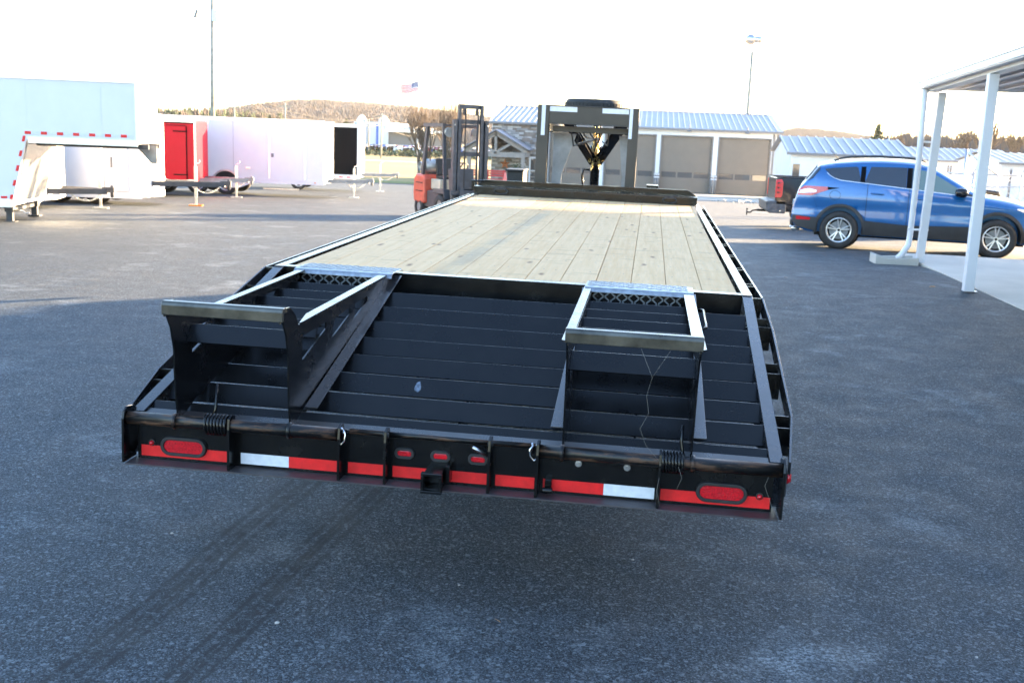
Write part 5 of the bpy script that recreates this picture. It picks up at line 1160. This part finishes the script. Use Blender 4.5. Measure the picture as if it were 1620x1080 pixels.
# ================================================================== FORKLIFT
def forklift():
    p=at(722,352,y=21.2); r=empty('forklift',(-4.0,21.6,G(21.6)),(0,0,R(-54))); tag(r,'weathered red and grey gas forklift with raised overhead guard and mast, left of the headboard','forklift')
    # local: +x forward
    for x,y_,rr in ((.45,-.45,.30),(.45,.45,.30),(-.85,-.40,.23),(-.85,.40,.23)):
        w_=MB(); w_.lathe([(rr*.55,-.09),(rr*.9,-.10),(rr,-.07),(rr,.07),(rr*.9,.10),(rr*.55,.09)],(0,0,0),'y',28); o=w_.build('wheel','tyre',r,loc=(x,y_,rr)); one('rim','steelg',o,lambda m:m.cyl((0,-.07,0),(0,.07,0),rr*.56,20))
    one('chassis','machine',r,lambda m:(m.prism([(-.75,.25),(.75,.25),(.75,.62),(.45,.66),(-.30,.66),(-.75,.6)],-.42,.42,'y')),bevel=.02)
    one('front_fender','machine',r,lambda m:(m.prism([(.10,.60),(.16,.72),(.75,.72),(.80,.50),(.72,.62),(.2,.62)],-.56,-.36,'y'),m.prism([(.10,.60),(.16,.72),(.75,.72),(.80,.50),(.72,.62),(.2,.62)],.36,.56,'y')))
    one('counterweight','orange',r,lambda m:m.prism([(-1.12,.32),(-1.18,.55),(-1.15,.92),(-1.02,1.02),(-.56,1.02),(-.5,.90),(-.5,.32)],-.50,.50,'y'),bevel=.06,seg=4)
    one('counterweight_groove','seam_shade',r,lambda m:(m.box(-1.0,-.58,-.506,-.5005,.60,.625),m.box(-1.0,-.58,-.506,-.5005,.80,.825)))
    one('engine_hood','tan',r,lambda m:m.box(-.50,.05,-.33,.33,.67,.92),bevel=.03); one('seat','rubber',r,lambda m:(m.box(-.42,.02,-.24,.24,.925,1.0),m.obox((-.43,0,1.2),(.10,.44,.42),(0,-.15,0))),bevel=.03)
    one('dashboard','machine',r,lambda m:m.obox((.52,0,.95),(.16,.60,.50),(0,-.2,0)),bevel=.02); one('steering_column','machine',r,lambda m:m.tube([(.50,.05,1.0),(.36,.05,1.18)],.025,8))
    n=Vector((-.6,0,.8)).normalized(); c=Vector((.34,.05,1.22)); u_=Vector((.8,0,.6))
    one('steering_wheel','rubber',r,lambda m:(m.tube([c+u_*(.19*math.cos(a))+Vector((0,.19*math.sin(a),0)) for a in [k*math.pi/12 for k in range(24)]],.015,6,closed=True),m.bar(c-u_*.18,c+u_*.18,.03,.015),))
    # LPG tank, lying across behind the seat
    t=one('gas_tank','alu',r,lambda m:m.lathe([(.001,-.42),(.10,-.42),(.145,-.39),(.18,-.34),(.18,.30),(.16,.36),(.08,.39),(.001,.40)],(-.80,0,1.20),'y',24),smooth=True); one('tank_collar','alu',t,lambda m:m.cyl((-.80,-.50,1.20),(-.80,-.42,1.20),.11,20,cap=False)); one('tank_strap','machine',t,lambda m:(m.cyl((-.80,-.12,1.20),(-.80,-.08,1.20),.187,24),m.cyl((-.80,.14,1.20),(-.80,.18,1.20),.187,24)))
    one('tank_bracket','machine',r,lambda m:m.box(-.92,-.68,-.28,.28,1.021,1.06))
    # guard
    H=2.18
    for s in (-1,1):
        one('guard_post','machine',r,lambda m:m.bar((.60,s*.46,.72),(.42,s*.44,H-.02),.07,.07)); one('guard_post','machine',r,lambda m:m.bar((-.68,s*.46,1.02),(-.48,s*.44,H-.02),.07,.09))
        one('guard_side','machine',r,lambda m:m.box(-.62,.50,s*.47-.03,s*.47+.03,H-.03,H+.05))
    for k in range(7): one('guard_bar','machine',r,lambda m:m.box(-.60+.175*k,-.56+.175*k,-.438,.438,H,H+.035))
    one('work_lamp','alu',r,lambda m:(m.cyl((.50,-.36,H-.14),(.60,-.38,H-.15),.10,20),m.cyl((.60,-.38,H-.15),(.63,-.385,H-.152),.11,20))); one('work_lamp','grey',r,lambda m:m.cyl((.48,.30,H-.14),(.56,.31,H-.15),.09,20))
    one('beacon','redlens',r,lambda m:m.lathe([(.001,.07),(.04,.06),(.06,.02),(.06,-.06),(.05,-.07)],(.42,-.15,H-.22),'z',16)); one('hose','cable',r,lambda m:m.tube([(-.3,-.36,H-.1),(-.32,-.38,1.9),(-.40,-.40,1.6),(-.62,-.3,1.35)],.016,6))
    # mast
    for s in (-1,1):
        one('mast_channel','machine',r,lambda m:(m.box(.86,.98,s*.43-.015,s*.43+.015,.12,2.32),m.box(.86,.875,min(s*.33,s*.414),max(s*.33,s*.414),.12,2.32),m.box(.965,.98,min(s*.36,s*.414),max(s*.36,s*.414),.12,2.32)))
        one('inner_mast_channel','machine',r,lambda m:(m.box(.885,.955,s*.31-.011,s*.31+.011,.14,2.66),m.box(.885,.897,min(s*.25,s*.298),max(s*.25,s*.298),.14,2.66),m.box(.943,.955,min(s*.25,s*.298),max(s*.25,s*.298),.14,2.66)))
        one('mast_roller','alu',r,lambda m:m.cyl((.95,s*.415,2.20),(.95,s*.435,2.20),.035,14)); one('lift_cylinder','machine',r,lambda m:m.cyl((.83,s*.24,.15),(.83,s*.24,2.28),.035,10))
        one('chain_pulley','rubber',r,lambda m:m.cyl((.92,s*.16-.02,2.50),(.92,s*.16+.02,2.50),.075,16)); one('mast_chain','rubber',r,lambda m:m.box(.98,.995,s*.16-.015,s*.16+.015,.75,2.50))
        one('fork','machine',r,lambda m:(m.box(1.06,1.10,s*.26-.05,s*.26+.05,.12,.78),m.box(1.10,2.1,s*.26-.05,s*.26+.05,.12,.155)))
    for z,a in ((2.62,.30),(2.28,.39),(1.55,.30),(.60,.388)): one('mast_crossbar','machine',r,lambda m:m.box(.872,.885,-a+.012,a-.012,z-.05,z+.05) )
    one('carriage','machine',r,lambda m:(m.box(1.0,1.055,-.52,.52,.22,.32),m.box(1.0,1.055,-.52,.52,.62,.72),m.box(1.0,1.04,-.28,-.22,.321,.619),m.box(1.0,1.04,.22,.28,.321,.619)))
MT['alu']=mat('dull_aluminium',(.50,.50,.48),.38,.7,var=.2,vs=8)
forklift()
# ================================================================== SMALL THINGS ON THE GROUND
def small(name,u,v,label,cat,mt,sx,sy,szz,y=None):
    p=at(u,v,g=True); m=MB(); rnd=random.Random(int(u*7+v)); 
    if name=='dry_leaf': 
        m.add([(-sx,0,0),(-sx*.3,sy*.6,szz*.7),(sx*.5,sy*.5,szz),(sx,0,szz*.3),(sx*.4,-sy*.6,szz*.2),(-sx*.4,-sy*.5,szz*.4)],[(0,1,2,3,4,5)])
        m.add([(-sx,0,-.001),(-sx*.3,sy*.6,szz*.7-.001),(sx*.5,sy*.5,szz-.001),(sx,0,szz*.3-.001),(sx*.4,-sy*.6,szz*.2-.001),(-sx*.4,-sy*.5,szz*.4-.001)],[(5,4,3,2,1,0)])
    else:
        n=7; v_=[(0,0,-szz*.3)]
        for j,(zz,rr) in enumerate(((0,.9),(szz*.5,1.),(szz*.85,.6))):
            for k in range(n): a=k*6.283/n; q=rnd.uniform(.8,1.15)*rr; v_.append((sx*q*math.cos(a),sy*q*math.sin(a),zz))
        v_.append((0,0,szz)); f=[(0,1+(k+1)%n,1+k) for k in range(n)]
        for j in range(2): f+=[(1+j*n+k,1+j*n+(k+1)%n,1+(j+1)*n+(k+1)%n,1+(j+1)*n+k) for k in range(n)]
        f+=[(1+2*n+k,1+2*n+(k+1)%n,len(v_)-1) for k in range(n)]; m.add(v_,f)
    o=m.build(name,mt,None,loc=(p.x,p.y,p.z+.002)); o.rotation_euler[2]=rnd.random()*3; tag(o,label,cat)
small('dry_leaf',1475,454,'dry tan leaf on the asphalt left of the nearest canopy post','leaf','leaf',.055,.03,.012)
small('dry_leaf',1243,439,'small dry leaf on the asphalt beside the deck rail','leaf','leaf',.03,.02,.008)
small('pebble',438,986,'pale pebble on the tyre mark in front of the trailer, lower left','pebble','peb',.010,.008,.007)
small('pebble',272,844,'small pale pebble left of the long tyre mark','pebble','peb',.008,.007,.005)
small('dry_leaf',787,982,'small yellow leaf lying on the asphalt at the bottom centre','leaf','leaf',.018,.006,.006)
small('pebble',1001,886,'tiny pale pebble on the asphalt below the right ramp','pebble','peb',.006,.006,.005)
small('pebble',726,926,'tiny grey pebble right of the second tyre mark','pebble','peb',.006,.005,.004)
small('pebble',1545,1040,'tiny pale pebble at the lower right corner','pebble','peb',.006,.005,.004)

# ================================================================== BOX TRUCK (unseen, added past the right edge to shade the lot)
def added_box_truck():
    r=empty('added_box_truck',(9.4,17.4,G(18.4))); tag(r,'white box truck added beyond the blue car, outside the right edge, to shade the lot','truck')
    one('box','white',r,lambda m:m.box(0,5.6,0,2.2,.85,3.25),bevel=.03); one('chassis','machine',r,lambda m:m.box(.1,7.4,.5,1.7,.55,.84))
    one('cab','white',r,lambda m:m.prism([(5.75,.5),(5.75,2.3),(6.6,2.3),(7.1,1.5),(7.8,1.35),(7.9,.5)],.1,2.1,'y'),bevel=.05); one('side_window','dglass',r,lambda m:m.prism([(5.95,1.5),(5.95,2.1),(6.5,2.1),(6.85,1.5)],.08,.099,'y'))
    for x in (1.2,6.9):
        for yy,f in ((.15,-1),(2.05,1)): wheel(r,(x,yy,.42),.42,.28,'y','steelg',8,f,.6)
added_box_truck()
# ================================================================== HAZE
hm=bpy.data.materials.new('air_haze'); hm.use_nodes=True; hn=hm.node_tree; hn.nodes.clear()
pv=hn.nodes.new('ShaderNodeVolumePrincipled'); pv.inputs['Density'].default_value=.00007; pv.inputs['Color'].default_value=(.93,.95,1,1); pv.inputs['Anisotropy'].default_value=.3
ho=hn.nodes.new('ShaderNodeOutputMaterial'); hn.links.new(pv.outputs[0],ho.inputs['Volume'])
MT['haze']=hm
tag(one('haze','haze',None,lambda m:m.box(-2600,2600,-60,4600,-4.5,48)),'pale morning haze in the air over the whole lot',None,None,'stuff')
